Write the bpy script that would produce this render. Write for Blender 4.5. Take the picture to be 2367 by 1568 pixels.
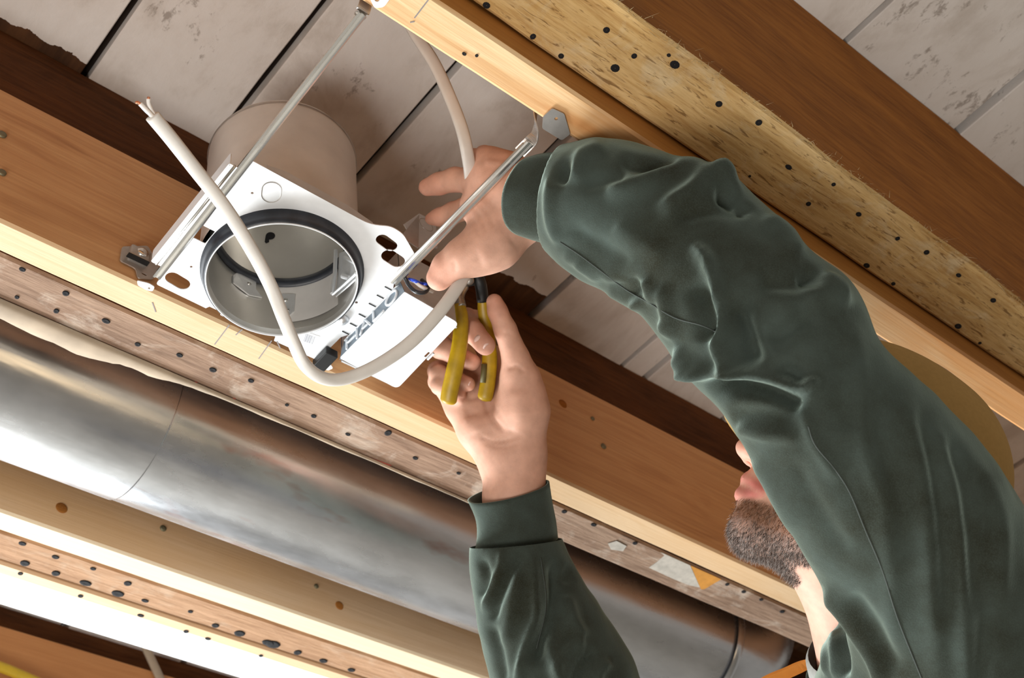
import bpy, bmesh, math, random
import numpy as np
from mathutils import Vector, Matrix

random.seed(7)
rng = np.random.default_rng(7)
scene = bpy.context.scene
for o in list(bpy.data.objects):
    bpy.data.objects.remove(o)
COL = scene.collection

# ------------------------------------------------------------------ camera
CZ = 1.15                                   # camera height above the floor
IMG_W, IMG_H, FPX = 2367.0, 1568.0, 3009.13
# rows: camera right, down, forward expressed in the room axes (X along joists, Y across them, Z up)
RC = np.array([[0.76345665, -0.63660645, -0.10893192],
               [0.39944261, 0.59794491, -0.69491545],
               [0.50752295, 0.48702578, 0.71079276]])
cam_data = bpy.data.cameras.new('camera')
cam_data.sensor_fit = 'HORIZONTAL'
cam_data.sensor_width = 36.0
cam_data.lens = 36.0 * FPX / IMG_W
cam_data.clip_start = 0.02
cam_data.dof.use_dof = True
cam_data.dof.focus_distance = 1.2
cam_data.dof.aperture_fstop = 11.0
cam = bpy.data.objects.new('camera', cam_data)
COL.objects.link(cam)
m3 = Matrix((RC[0], -RC[1], -RC[2])).transposed()
cam.matrix_world = Matrix.Translation((0, 0, CZ)) @ m3.to_4x4()
scene.camera = cam

# ------------------------------------------------------------------ light
world = bpy.data.worlds.new('world')
scene.world = world
world.use_nodes = True
bg = world.node_tree.nodes['Background']
bg.inputs['Color'].default_value = (1.0, 0.93, 0.84, 1)
bg.inputs['Strength'].default_value = 0.24

def area_light(name, loc, target, size, size_y, power, color):
    d = bpy.data.lights.new(name, 'AREA')
    d.shape = 'RECTANGLE'
    d.size, d.size_y, d.energy, d.color = size, size_y, power, color
    o = bpy.data.objects.new(name, d)
    COL.objects.link(o)
    o.location = (loc[0], loc[1], loc[2] + CZ)
    o.rotation_euler = (Vector(target) - Vector(loc)).to_track_quat('-Z', 'Y').to_euler()
    return o
area_light('daylight_window', (0.2, 3.9, -0.30), (0.8, 0.7, 0.9), 1.7, 1.2, 225, (0.92, 0.97, 1.0))
area_light('added_fill_light', (-0.55, 0.35, -1.08), (0.6, 0.7, 1.2), 0.9, 0.9, 42, (1.0, 0.95, 0.90))  # added fill near the floor, brightens planks and joist sides; no real source
area_light('work_lamp', (1.0, -1.3, -0.7), (1.3, 0.5, 1.0), 0.5, 0.5, 2.0, (1.0, 0.72, 0.42))

scene.view_settings.view_transform = 'Standard'
scene.view_settings.look = 'None'
scene.view_settings.gamma = 1.0
scene.view_settings.use_curve_mapping = False
scene.view_settings.exposure = 0.25

# ------------------------------------------------------------------ helpers
def at(px, py, d):
    """point seen at pixel (px,py) of the 2367x1568 frame, d metres along the view axis (room axes, camera at origin)"""
    return RC.T @ np.array([(px - IMG_W / 2) * d / FPX, (py - IMG_H / 2) * d / FPX, d])
def project(P):
    c = np.asarray(P) @ RC.T
    return np.stack([c[:, 0] / c[:, 2] * FPX + IMG_W / 2, c[:, 1] / c[:, 2] * FPX + IMG_H / 2], 1), c[:, 2]
def on_z(px, py, z):
    w = RC.T @ np.array([px - IMG_W / 2, py - IMG_H / 2, FPX])
    return w * (z / w[2])
def on_y(px, py, y):
    w = RC.T @ np.array([px - IMG_W / 2, py - IMG_H / 2, FPX])
    return w * (y / w[1])
def on_x(px, py, x):
    w = RC.T @ np.array([px - IMG_W / 2, py - IMG_H / 2, FPX])
    return w * (x / w[0])

class MB:
    """collects polygons, then links them as ONE mesh object"""
    def __init__(s): s.v, s.f, s.m = [], [], []
    def add(s, verts, faces, mi=0):
        b = len(s.v)
        s.v += [tuple(float(c) for c in p) for p in verts]
        s.f += [tuple(i + b for i in f) for f in faces]
        s.m += [mi] * len(faces)
        return s
    def box(s, x0, x1, y0, y1, z0, z1, mi=0, bev=0.0):
        if bev <= 0:
            v = [(x, y, z) for z in (z0, z1) for y in (y0, y1) for x in (x0, x1)]
            f = [(0, 2, 3, 1), (4, 5, 7, 6), (0, 1, 5, 4), (2, 6, 7, 3), (0, 4, 6, 2), (1, 3, 7, 5)]
            return s.add(v, f, mi)
        bm = bmesh.new()
        bmesh.ops.create_cube(bm, size=1.0, matrix=Matrix.Translation(((x0 + x1) / 2, (y0 + y1) / 2, (z0 + z1) / 2)) @ Matrix.Diagonal((x1 - x0, y1 - y0, z1 - z0, 1)))
        bmesh.ops.bevel(bm, geom=bm.edges[:], offset=bev, segments=2, affect='EDGES', profile=0.6)
        bm.verts.index_update()
        s.add([v.co for v in bm.verts], [tuple(v.index for v in f.verts) for f in bm.faces], mi)
        bm.free(); return s
    def sweep(s, pts, prof, up=None, caps=True, scale=None, mi=0):
        """prof: list of (a,b) in the frame (side, up') ; pts smooth list"""
        P = np.asarray(pts, float); n = len(P)
        T = np.gradient(P, axis=0); T /= np.linalg.norm(T, axis=1)[:, None]
        if up is None:
            a = np.array([0, 0, 1.0]) if abs(T[0, 2]) < .9 else np.array([1.0, 0, 0])
            U = a - T[0] * (a @ T[0]); U /= np.linalg.norm(U)
            Us = [U]
            for i in range(1, n):
                U = Us[-1] - T[i] * (Us[-1] @ T[i]); U /= np.linalg.norm(U); Us.append(U)
        else:
            up = np.asarray(up, float)
            if up.ndim == 1: up = np.tile(up, (n, 1))
            Us = []
            for i in range(n):
                U = up[i] - T[i] * (up[i] @ T[i]); Us.append(U / np.linalg.norm(U))
        k = len(prof); V = []
        for i in range(n):
            S = np.cross(T[i], Us[i]); sc = 1.0 if scale is None else scale[i]
            for a, b in prof: V.append(P[i] + sc * (a * S + b * Us[i]))
        F = [(i * k + j, i * k + (j + 1) % k, (i + 1) * k + (j + 1) % k, (i + 1) * k + j) for i in range(n - 1) for j in range(k)]
        if caps: F += [tuple(range(k))[::-1], tuple((n - 1) * k + j for j in range(k))]
        return s.add(V, F, mi)
    def tube(s, pts, r, k=10, caps=True, mi=0, sy=1.0, up=None):
        sc = None
        if np.ndim(r): sc = np.asarray(r, float); r = 1.0
        return s.sweep(pts, [(r * math.cos(2 * math.pi * j / k), r * sy * math.sin(2 * math.pi * j / k)) for j in range(k)], up, caps, sc, mi)
    def lathe(s, prof, c, axis=(0, 0, 1), k=48, mi=0, closed=False):
        ax = Vector(axis).normalized(); q = Vector((0, 0, 1)).rotation_difference(ax)
        V = []
        for r, h in prof:
            for j in range(k):
                t = 2 * math.pi * j / k
                V.append(Vector(c) + q @ Vector((r * math.cos(t), r * math.sin(t), h)))
        n = len(prof)
        F = [(i * k + j, i * k + (j + 1) % k, ((i + 1) % n) * k + (j + 1) % k, ((i + 1) % n) * k + j) for i in range(n if closed else n - 1) for j in range(k)]
        return s.add(V, F, mi)
    def sheet(s, outline, holes, o, ux, uy, th, mi=0):
        """flat sheet with holes: 2-D loops placed at o + x*ux + y*uy, thickness th along ux x uy"""
        o, ux, uy = np.array(o, float), np.array(ux, float), np.array(uy, float)
        nrm = np.cross(ux, uy); nrm /= np.linalg.norm(nrm)
        cd = bpy.data.curves.new('outline', 'CURVE'); cd.dimensions = '2D'; cd.fill_mode = 'BOTH'; cd.extrude = 50.0 * th
        for l in [outline] + list(holes):
            sp_ = cd.splines.new('POLY'); sp_.points.add(len(l) - 1); sp_.use_cyclic_u = True
            for p_, (x, y) in zip(sp_.points, l): p_.co = (x * 100, y * 100, 0, 1)
        co_ = bpy.data.objects.new('outline', cd); COL.objects.link(co_)
        me_ = co_.to_mesh()
        bm_ = bmesh.new(); bm_.from_mesh(me_); bmesh.ops.remove_doubles(bm_, verts=bm_.verts[:], dist=1e-4); bm_.verts.index_update()
        A = [o + v.co.x / 100 * ux + v.co.y / 100 * uy + (v.co.z / 100 + th / 2) * nrm for v in bm_.verts]; F = [tuple(v.index for v in f.verts) for f in bm_.faces]
        bm_.free(); co_.to_mesh_clear(); bpy.data.objects.remove(co_); bpy.data.curves.remove(cd)
        return s.add(A, F, mi)
    def build(s, name, mats, parent=None, smooth=False, origin=None):
        if not isinstance(mats, (list, tuple)): mats = [mats]
        V = np.array(s.v)
        if parent is not None: org = world_origin(parent)
        elif origin is not None: org = np.array(origin, float)
        else: org = np.array([(V[:, 0].min() + V[:, 0].max()) / 2, (V[:, 1].min() + V[:, 1].max()) / 2, V[:, 2].min()])
        me = bpy.data.meshes.new(name)
        me.from_pydata((V - org).tolist(), [], s.f)
        for m in mats: me.materials.append(m)
        me.polygons.foreach_set('material_index', s.m)
        if smooth is True: me.shade_smooth()
        bm = bmesh.new(); bm.from_mesh(me)
        bmesh.ops.recalc_face_normals(bm, faces=bm.faces[:])
        if smooth == 'auto':
            for f in bm.faces: f.smooth = True
            for e in bm.edges:
                if len(e.link_faces) == 2 and e.calc_face_angle(0) > 0.6: e.smooth = False
        bm.to_mesh(me); bm.free()
        o = bpy.data.objects.new(name, me); COL.objects.link(o)
        if parent is not None: o.parent = parent
        else: o.location = org
        return o

def world_origin(o):
    p = np.array(o.location)
    while o.parent is not None:
        o = o.parent; p = p + np.array(o.location)
    return p
def empty(name, loc):
    o = bpy.data.objects.new(name, None); COL.objects.link(o)
    o.location = [float(c) for c in loc]; o.empty_display_size = .05
    return o
def tag(o, label, cat, group=None):
    o['label'] = label; o['category'] = cat
    if group: o['group'] = group
    return o
def catmull(pts, n=12):
    P = np.asarray(pts, float); P = np.vstack([2 * P[0] - P[1], P, 2 * P[-1] - P[-2]])
    out = []
    for i in range(1, len(P) - 2):
        p0, p1, p2, p3 = P[i - 1:i + 3]
        for t in np.linspace(0, 1, n, endpoint=False):
            out.append(.5 * ((2 * p1) + (-p0 + p2) * t + (2 * p0 - 5 * p1 + 4 * p2 - p3) * t * t + (-p0 + 3 * p1 - 3 * p2 + p3) * t ** 3))
    out.append(P[-2]); return np.array(out)
def ring2(cx, cy, r, n=24, ry=None, ang=0.0):
    ry = r if ry is None else ry; c, s_ = math.cos(ang), math.sin(ang); L = []
    for i in range(n):
        t = 2 * math.pi * i / n; x, y = r * math.cos(t), ry * math.sin(t)
        L.append((cx + c * x - s_ * y, cy + s_ * x + c * y))
    return L
def stadium(cx, cy, hl, hw, ang=0.0, n=8):
    L = []; c, s_ = math.cos(ang), math.sin(ang)
    for k in (0, 1):
        for i in range(n + 1):
            t = -math.pi / 2 + math.pi * i / n + k * math.pi
            x, y = (hl - hw) * (1 if k == 0 else -1) + hw * math.cos(t), hw * math.sin(t)
            L.append((cx + c * x - s_ * y, cy + s_ * x + c * y))
    return L
def round_poly(pts, r, n=4):
    out = []; N = len(pts)
    for i in range(N):
        p = np.array(pts[i], float); a = np.array(pts[i - 1], float) - p; b = np.array(pts[(i + 1) % N], float) - p
        rr = r[i] if np.ndim(r) else r
        if rr <= 0: out.append(tuple(p)); continue
        a /= np.linalg.norm(a); b /= np.linalg.norm(b)
        for t in np.linspace(0, 1, n + 1):
            out.append(tuple(p + rr * (a * (1 - t) ** 2 + b * t ** 2)))
    return out

# ------------------------------------------------------------------ materials
def sr(r, g, b):
    f = lambda c: (c / 255 / 12.92) if c / 255 < .04045 else ((c / 255 + .055) / 1.055) ** 2.4
    return (f(r), f(g), f(b), 1)
class NT:
    def __init__(s, name):
        s.mat = bpy.data.materials.new(name); s.mat.use_nodes = True
        s.n, s.l = s.mat.node_tree.nodes, s.mat.node_tree.links
        s.bsdf = s.n['Principled BSDF']
    def node(s, t, **kw):
        n = s.n.new(t)
        for k, v in kw.items(): setattr(n, k, v)
        return n
    def link(s, a, b): s.l.new(a, b)
    def coord(s, scale=(1, 1, 1), kind='Object', loc=(0, 0, 0), rot=(0, 0, 0)):
        t = s.node('ShaderNodeTexCoord'); m = s.node('ShaderNodeMapping')
        m.inputs['Scale'].default_value = scale; m.inputs['Location'].default_value = loc; m.inputs['Rotation'].default_value = rot
        s.link(t.outputs[kind], m.inputs['Vector']); return m.outputs['Vector']
    def noise(s, vec, scale, detail=4, rough=.55, dist=0.0):
        n = s.node('ShaderNodeTexNoise')
        n.inputs['Scale'].default_value = scale; n.inputs['Detail'].default_value = detail
        n.inputs['Roughness'].default_value = rough; n.inputs['Distortion'].default_value = dist
        s.link(vec, n.inputs['Vector']); return n.outputs['Fac']
    def ramp(s, fac, stops, interp='LINEAR'):
        r = s.node('ShaderNodeValToRGB'); r.color_ramp.interpolation = interp
        e = r.color_ramp.elements
        while len(e) < len(stops): e.new(.5)
        for i, (p, c) in enumerate(stops):
            e[i].position = p; e[i].color = c if len(c) == 4 else (*c, 1)
        s.link(fac, r.inputs['Fac']); return r.outputs['Color']
    def mix(s, fac, a, b, mode='MIX'):
        m = s.node('ShaderNodeMix', data_type='RGBA', blend_type=mode)
        for sock, v in ((m.inputs['Factor'], fac), (m.inputs[6], a), (m.inputs[7], b)):
            if hasattr(v, 'is_linked') or isinstance(v, bpy.types.NodeSocket): s.link(v, sock)
            else: sock.default_value = v
        return m.outputs[2]
    def math(s, op, a, b=0.0, clamp=False):
        m = s.node('ShaderNodeMath', operation=op); m.use_clamp = clamp
        for i, v in enumerate((a, b)):
            if isinstance(v, bpy.types.NodeSocket): s.link(v, m.inputs[i])
            else: m.inputs[i].default_value = v
        return m.outputs[0]
    def bump(s, h, strength, dist=.002):
        b = s.node('ShaderNodeBump'); b.inputs['Strength'].default_value = strength; b.inputs['Distance'].default_value = dist
        s.link(h, b.inputs['Height']); s.link(b.outputs['Normal'], s.bsdf.inputs['Normal'])
    def col(s, c):
        if isinstance(c, bpy.types.NodeSocket): s.link(c, s.bsdf.inputs['Base Color'])
        else: s.bsdf.inputs['Base Color'].default_value = c
    def set(s, **kw):
        for k, v in kw.items():
            i = s.bsdf.inputs[k.replace('_', ' ')]
            if isinstance(v, bpy.types.NodeSocket): s.link(v, i)
            else: i.default_value = v
BW = lambda v: (v, v, v, 1)

def wood_mat(name, dark, mid, light, lines=60, line_amt=.55, stain=None, stain_amt=.5, rough=.6, bump=.25, seed=0.0):
    t = NT(name)
    wob = t.noise(t.coord((1.2, 4, 4), loc=(seed, seed, 0)), 2.0, 2)
    v = t.coord((.5, lines * .16, lines * .16), loc=(seed, 0, seed * .7))
    mm = t.node('ShaderNodeVectorMath', operation='ADD')
    cb = t.node('ShaderNodeCombineXYZ'); t.link(t.math('MULTIPLY', wob, 1.1), cb.inputs['Y']); t.link(t.math('MULTIPLY', wob, .8), cb.inputs['Z'])
    t.link(v, mm.inputs[0]); t.link(cb.outputs[0], mm.inputs[1])
    g = t.noise(mm.outputs[0], 2.6, 3, .6)
    fine = t.noise(t.coord((6, 260, 260), loc=(seed, 1, 0)), 1.0, 3, .7)
    blot = t.noise(t.coord((1.6, 5, 5), loc=(seed * 2, 3, 0)), 1.6, 3)
    base = t.ramp(g, [(.30, dark), (.42, mid), (.50, light), (.56, mid), (.66, light)])
    c = t.mix(line_amt, mid, base)
    c = t.mix(.35, c, t.mix(t.ramp(fine, [(.3, BW(0)), (.7, BW(1))]), dark, light))
    if stain is not None:
        c = t.mix(t.math('MULTIPLY', t.ramp(blot, [(.42, BW(0)), (.62, BW(1))]), stain_amt), c, stain)
    t.col(c); t.set(Roughness=rough); t.bump(t.math('ADD', fine, g), bump, .001)
    return t.mat
def old_mat(name, c1, c2, c3, pale, pale_amt=.7, crack=None, rough=.85, seed=0.0, bumpy=.6):
    t = NT(name)
    a = t.noise(t.coord((2.2, 12, 12), loc=(seed, 0, 0)), 2.0, 5, .62, .3)
    b = t.noise(t.coord((9, 14, 14), loc=(seed, 5, 0)), 1.6, 6, .7, .6)
    f = t.noise(t.coord((14, 190, 190), loc=(0, seed, 0)), 1.0, 4, .7)
    c = t.ramp(a, [(.32, c1), (.5, c2), (.66, c3)])
    c = t.mix(t.math('MULTIPLY', t.ramp(b, [(.52, BW(0)), (.66, BW(1))]), pale_amt), c, pale)
    c = t.mix(.45, c, t.mix(t.ramp(f, [(.35, BW(0)), (.6, BW(1))]), c1, c3), 'MIX')
    if crack is not None:
        k = t.noise(t.coord((34, 240, 240), loc=(seed, 2, 0), rot=(0, 0, .17)), 1.0, 3, .65, .9)
        c = t.mix(t.math('MULTIPLY', t.ramp(k, [(.34, BW(1)), (.43, BW(0))]), .75), c, crack)
    t.col(c); t.set(Roughness=rough); t.set(**{'Specular_IOR_Level': .25}); t.bump(t.math('ADD', f, b), bumpy, .0015)
    return t.mat
def plain(name, c, rough=.5, metal=0.0, var=.12, scale=30, bump=0.0, spec=.5, coat=0.0):
    t = NT(name)
    n = t.noise(t.coord(), scale, 4)
    d = tuple(x * (1 - var) for x in c[:3]) + (1,); l = tuple(min(1, x * (1 + var)) for x in c[:3]) + (1,)
    t.col(t.ramp(n, [(.3, d), (.7, l)])); t.set(Roughness=rough, Metallic=metal, **{'Specular_IOR_Level': spec, 'Coat_Weight': coat})
    if bump: t.bump(n, bump, .001)
    return t.mat

M = {}
M['pine_side'] = wood_mat('pine_side', sr(150, 98, 56), sr(204, 154, 104), sr(216, 170, 120), 60, .75, sr(196, 142, 92), .3, seed=.3)  # same wood as the bottom face; the side's weaker light is in the colour
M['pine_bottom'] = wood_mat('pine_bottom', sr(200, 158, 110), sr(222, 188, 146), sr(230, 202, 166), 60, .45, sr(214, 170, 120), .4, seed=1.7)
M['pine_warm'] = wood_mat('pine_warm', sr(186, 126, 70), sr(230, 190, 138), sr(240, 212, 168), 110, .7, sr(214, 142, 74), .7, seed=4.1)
M['pine_warm_side'] = wood_mat('pine_warm_side', sr(140, 84, 30), sr(184, 124, 54), sr(200, 142, 70), 60, .5, sr(172, 108, 44), .5, seed=2.2)  # darker copy of the warm pine: shade on the narrow side is painted in
M['pine_third'] = wood_mat('pine_third', sr(186, 146, 108), sr(214, 180, 142), sr(222, 192, 158), 36, .35, sr(206, 154, 90), .4, seed=6.3)  # side face toned below its bottom face, light from below put into colour
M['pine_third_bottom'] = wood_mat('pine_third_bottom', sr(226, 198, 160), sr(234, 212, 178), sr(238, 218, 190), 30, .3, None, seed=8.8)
M['pine_far'] = wood_mat('pine_far', sr(176, 116, 64), sr(206, 144, 88), sr(214, 158, 104), 36, .3, None, seed=9.9)
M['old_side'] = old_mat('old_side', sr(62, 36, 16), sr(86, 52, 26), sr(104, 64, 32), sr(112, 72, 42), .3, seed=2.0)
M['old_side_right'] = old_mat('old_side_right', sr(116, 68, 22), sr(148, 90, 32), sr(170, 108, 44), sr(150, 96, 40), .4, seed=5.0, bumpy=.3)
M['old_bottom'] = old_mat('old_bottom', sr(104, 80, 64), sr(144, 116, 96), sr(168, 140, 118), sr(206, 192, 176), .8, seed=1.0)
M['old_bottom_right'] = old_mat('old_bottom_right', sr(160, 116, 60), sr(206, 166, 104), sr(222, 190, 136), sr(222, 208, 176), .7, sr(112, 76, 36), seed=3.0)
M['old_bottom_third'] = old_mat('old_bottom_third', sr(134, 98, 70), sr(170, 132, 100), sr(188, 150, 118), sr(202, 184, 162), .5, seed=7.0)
M['lath'] = wood_mat('pale_lath', sr(206, 164, 124), sr(224, 186, 146), sr(230, 198, 162), 40, .35, None, seed=3.3)
M['black_wood'] = plain('dark_gap_wood', sr(34, 22, 14), .95)
M['hole'] = plain('dark_nail_hole', (.006, .005, .006, 1), .9, 0, .3)
M['nail'] = plain('dull_nail_head', sr(118, 112, 88), .5, .5)
M['galv'] = plain('galvanised_steel', (.80, .81, .82, 1), .42, .72, .05, 60, .03)
M['side_steel'] = plain('shaded_side_steel', (.20, .25, .30, 1), .45, .3, .08)  # shade of the side turned from the key light, put into the colour
M['letter'] = plain('pressed_letter', (.80, .85, .90, 1), .35, .2, .05)
M['bright_steel'] = plain('bright_white_steel', (.90, .92, .94, 1), .42, .22, .03, 80, .03)
M['can_in'] = plain('aluminium_inside', (.74, .72, .68, 1), .33, .85, .06, 14)
M['can_out'] = plain('aluminium_outside', (.70, .67, .64, 1), .42, .25, .10, 18, .05)
M['rod'] = plain('plated_rod', (.78, .76, .72, 1), .22, .95, .05)
M['bracket'] = plain('grey_bracket', (.50, .47, .44, 1), .42, .7, .12, 60)
M['gasket'] = plain('black_gasket', (.016, .019, .026, 1), .45, 0, .35, 90, .3)
M['rim'] = plain('pale_rim', (.86, .88, .90, 1), .35, .3, .03)
M['black'] = plain('black_steel', (.018, .018, .018, 1), .45, .3, .3)
M['socket'] = plain('white_porcelain', (.8, .78, .74, 1), .4)
M['cable'] = plain('cable_sheath', sr(206, 200, 192), .45, 0, .05, 50)
M['cable_grey'] = plain('grey_cable_sheath', sr(176, 162, 142), .55, 0, .08, 50)
M['cable_yellow'] = plain('yellow_cable_sheath', sr(214, 182, 48), .4, 0, .08, 50)
M['wire_black'] = plain('black_wire', (.02, .022, .025, 1), .35)
M['wire_white'] = plain('white_wire', (.8, .78, .75, 1), .4)
M['wire_blue'] = plain('blue_wire', (.02, .07, .62, 1), .35)
M['copper'] = plain('copper', (.75, .32, .18, 1), .35, .9)
M['grip'] = plain('yellow_grip', sr(176, 142, 16), .42, 0, .3, 40, .1)
M['grip_dark'] = plain('worn_grip', sr(96, 88, 46), .6, 0, .2, 60)
M['plier_steel'] = plain('worn_steel', (.42, .40, .37, 1), .38, .85, .3, 150, .3)
M['paper'] = plain('brown_paper', sr(160, 142, 120), .8, 0, .2, 18, .2)
M['red'] = plain('red_paint', sr(196, 96, 82), .7, 0, .2, 80)
M['pencil'] = plain('pencil', sr(140, 134, 134), .7)
M['white_board'] = plain('white_board', (.88, .89, .92, 1), .7, 0, .03, 6)
M['tee'] = plain('grey_tee', sr(150, 150, 144), .9, 0, .1, 200, .2)
M['orange'] = plain('orange_strap', sr(214, 134, 52), .6, 0, .1, 60)
M['trouser'] = plain('dark_trousers', sr(52, 56, 66), .9, 0, .12, 120, .2)
M['shoe'] = plain('brown_shoe', sr(70, 48, 32), .6)
M['cap'] = plain('tan_cap', sr(176, 140, 84), .9, 0, .05, 220, .12, .15)
M['floor'] = plain('concrete', sr(168, 162, 152), .8, 0, .1, 4, .1)
M['barcode'] = plain('print', sr(150, 152, 160), .7)
M['paper_white'] = plain('label_paper', (.88, .88, .88, 1), .6, 0, .02)

t = NT('duct_metal')                                    # galvanised duct, dull spangle
sp = t.node('ShaderNodeTexVoronoi'); sp.inputs['Scale'].default_value = 160; t.link(t.coord((.35, 1, 1)), sp.inputs['Vector'])
bl = t.noise(t.coord((2.2, 5, 5)), 2.0, 5, .65)
rd = t.noise(t.coord((2.0, 6, 6), loc=(4, 2, 1)), 2.4, 4, .6)
c = t.mix(t.ramp(bl, [(.35, BW(0)), (.65, BW(1))]), (.62, .64, .67, 1), (.82, .84, .87, 1))
c = t.mix(t.math('MULTIPLY', t.ramp(rd, [(.60, BW(0)), (.70, BW(1))]), .55), c, sr(190, 110, 80))
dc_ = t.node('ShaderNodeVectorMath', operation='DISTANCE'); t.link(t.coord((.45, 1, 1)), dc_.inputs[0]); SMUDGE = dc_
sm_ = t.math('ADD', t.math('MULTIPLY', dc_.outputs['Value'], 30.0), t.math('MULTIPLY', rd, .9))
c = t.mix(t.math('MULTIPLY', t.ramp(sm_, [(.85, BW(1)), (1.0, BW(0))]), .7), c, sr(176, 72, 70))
t.col(c); t.set(Metallic=.95)
rr = t.ramp(bl, [(.3, BW(.20)), (.7, BW(.34))]); t.link(rr, t.bsdf.inputs['Roughness'])
t.bump(t.noise(t.coord((1.5, 10, 10)), 3.0, 3), .18, .004)
M['duct'] = t.mat

t = NT('white_painted_plank')                           # old white paint, specks, bare wood where the paint ends
at_ = t.node('ShaderNodeAttribute', attribute_type='OBJECT', attribute_name='bare_y')
at2 = t.node('ShaderNodeAttribute', attribute_type='OBJECT', attribute_name='tone')
geo = t.coord((1, 1, 1)); sep = t.node('ShaderNodeSeparateXYZ'); t.link(geo, sep.inputs[0])
mott = t.noise(t.coord((7, 3.5, 5)), 1.4, 6, .65, .4)
spk = t.noise(t.coord((70, 34, 40)), 1.0, 4, .75, .3)
spg = t.noise(t.coord((9, 6, 6), loc=(3, 3, 3)), 1.2, 3)
c = t.ramp(mott, [(.28, sr(196, 186, 176)), (.48, sr(226, 220, 214)), (.7, sr(236, 232, 228))])
c = t.mix(t.math('MULTIPLY', t.ramp(t.math('MULTIPLY', spk, spg), [(.35, BW(0)), (.42, BW(1))]), .55), c, sr(104, 84, 66))
c = t.mix(1.0, c, at2.outputs['Color'], 'MULTIPLY')
edge = t.noise(t.coord((40, 40, 1)), 1.0, 4)
yy = t.math('ADD', sep.outputs['Y'], t.math('MULTIPLY', t.math('SUBTRACT', edge, .5), .022))
bare = t.math('GREATER_THAN', yy, at_.outputs['Fac'])
wn = t.noise(t.coord((30, 4, 1)), 2.0, 4)
c = t.mix(bare, c, t.ramp(wn, [(.3, sr(58, 36, 20)), (.7, sr(98, 64, 36))]))
t.col(c); t.set(Roughness=.75, **{'Specular_IOR_Level': .3}); t.bump(t.math('ADD', spk, mott), .35, .002)
M['plank'] = t.mat

t = NT('green_cloth')                                   # brushed dark green cotton
w1 = t.noise(t.coord((1, 1, 1)), 900, 2, .6)
w2 = t.noise(t.coord((1, 1, 1)), 9, 5, .6)
w3 = t.noise(t.coord((500, 90, 90)), 1.0, 2)
c = t.ramp(w2, [(.34, (.019, .018, .010, 1)), (.66, (.050, .065, .056, 1))])
c = t.mix(t.math('MULTIPLY', t.ramp(w1, [(.4, BW(0)), (.75, BW(1))]), .25), c, (.075, .10, .085, 1))
t.col(c); t.set(Roughness=.95, **{'Sheen_Weight': .8, 'Sheen_Roughness': .38, 'Sheen_Tint': (.60, .76, .66, 1), 'Specular_IOR_Level': .1})
t.bump(t.math('ADD', w1, t.math('MULTIPLY', w3, .5)), .35, .0008)
M['cloth'] = t.mat

t = NT('skin')
ca = t.node('ShaderNodeVertexColor', layer_name='Col')
n1 = t.noise(t.coord(), 60, 4); n2 = t.noise(t.coord(), 700, 2)
c = t.mix(1.0, ca.outputs['Color'], t.ramp(n1, [(.3, (.86, .82, .80, 1)), (.7, (1.08, 1.04, 1.03, 1))]), 'MULTIPLY')
t.col(c); t.set(Roughness=.62, **{'Subsurface_Weight': .18, 'Subsurface_Radius': (.012, .005, .003), 'Subsurface_Scale': .6, 'Specular_IOR_Level': .35})
t.bump(t.math('ADD', n2, n1), .12, .0008)
M['skin'] = t.mat
M['nail_skin'] = plain('finger_nail', sr(232, 196, 184), .3, 0, .04)
M['beard'] = plain('beard_hair', sr(86, 62, 48), .8, 0, .55, 420, .6, .2)
M['beard_strand'] = plain('beard_strand', sr(74, 60, 52), .6, 0, .5, 300, 0, .25)
M['beard_grey'] = plain('beard_strand_grey', sr(150, 138, 130), .5, 0, .3, 300, 0, .3)
M['beard_brown'] = plain('beard_strand_brown', sr(120, 76, 44), .6, 0, .4, 300, 0, .25)
M['eye'] = plain('eye_white', (.8, .78, .74, 1), .2)
M['iris'] = plain('iris', (.05, .03, .02, 1), .2)

# ------------------------------------------------------------------ the setting: floor and plank ceiling
ZC = 1.35
fl = MB().box(-3.2, 4.6, -2.4, 4.2, -CZ - .05, -CZ).build('floor', M['floor']); fl['kind'] = 'structure'
ceil = empty('ceiling', (1.0, .8, ZC)); ceil['kind'] = 'structure'
def plank(x0, x1, y0, y1, bare=9.0, tone=1.0):
    g = random.uniform(.0045, .0068)
    mb = MB()
    n = 10; V = []; F = []
    ys = np.linspace(y0, y1, n + 1)
    j0, j1 = rng.normal(0, .0006, n + 1), rng.normal(0, .0006, n + 1)
    dz = rng.normal(0, .0012)
    for i, y in enumerate(ys):
        a, b = x0 + g + j0[i], x1 - g + j1[i]
        V += [(a, y, ZC + .0012 + dz), (a + .0012, y, ZC + dz), (b - .0012, y, ZC + dz), (b, y, ZC + .0012 + dz), (b, y, ZC + .02), (a, y, ZC + .02)]
    for i in range(n):
        for k in range(6): F.append((i * 6 + k, i * 6 + (k + 1) % 6, (i + 1) * 6 + (k + 1) % 6, (i + 1) * 6 + k))
    F += [(0, 1, 2, 3, 4, 5), tuple(n * 6 + k for k in range(6))[::-1]]
    o = mb.add(V, F).build('plank', M['plank'], ceil)
    o['bare_y'] = float(bare - world_origin(ceil)[1]); o['tone'] = [tone, tone, tone]
    return o
mid = [-.45, -.315, -.185, -.057, .071, .199, .325, .455, .585, .71, .845, .881, 1.01, 1.14, 1.27, 1.40, 1.53, 1.66, 1.79, 1.92, 2.05]
bares = {.071: .838, .199: .99, .325: .99, .455: .99, .585: .885, .71: .99}
for a, b in zip(mid[:-1], mid[1:]):
    plank(a * ZC, b * ZC, .36, 1.34, {.071: .858, -.057: .858, .585: .832}.get(a, .99), random.uniform(.93, 1.0))
for i in range(14):
    a = .727 + (i - 6) * .172
    plank(a * ZC, (a + .172) * ZC, -.62, .345, 9, random.uniform(.9, .97))
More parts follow.
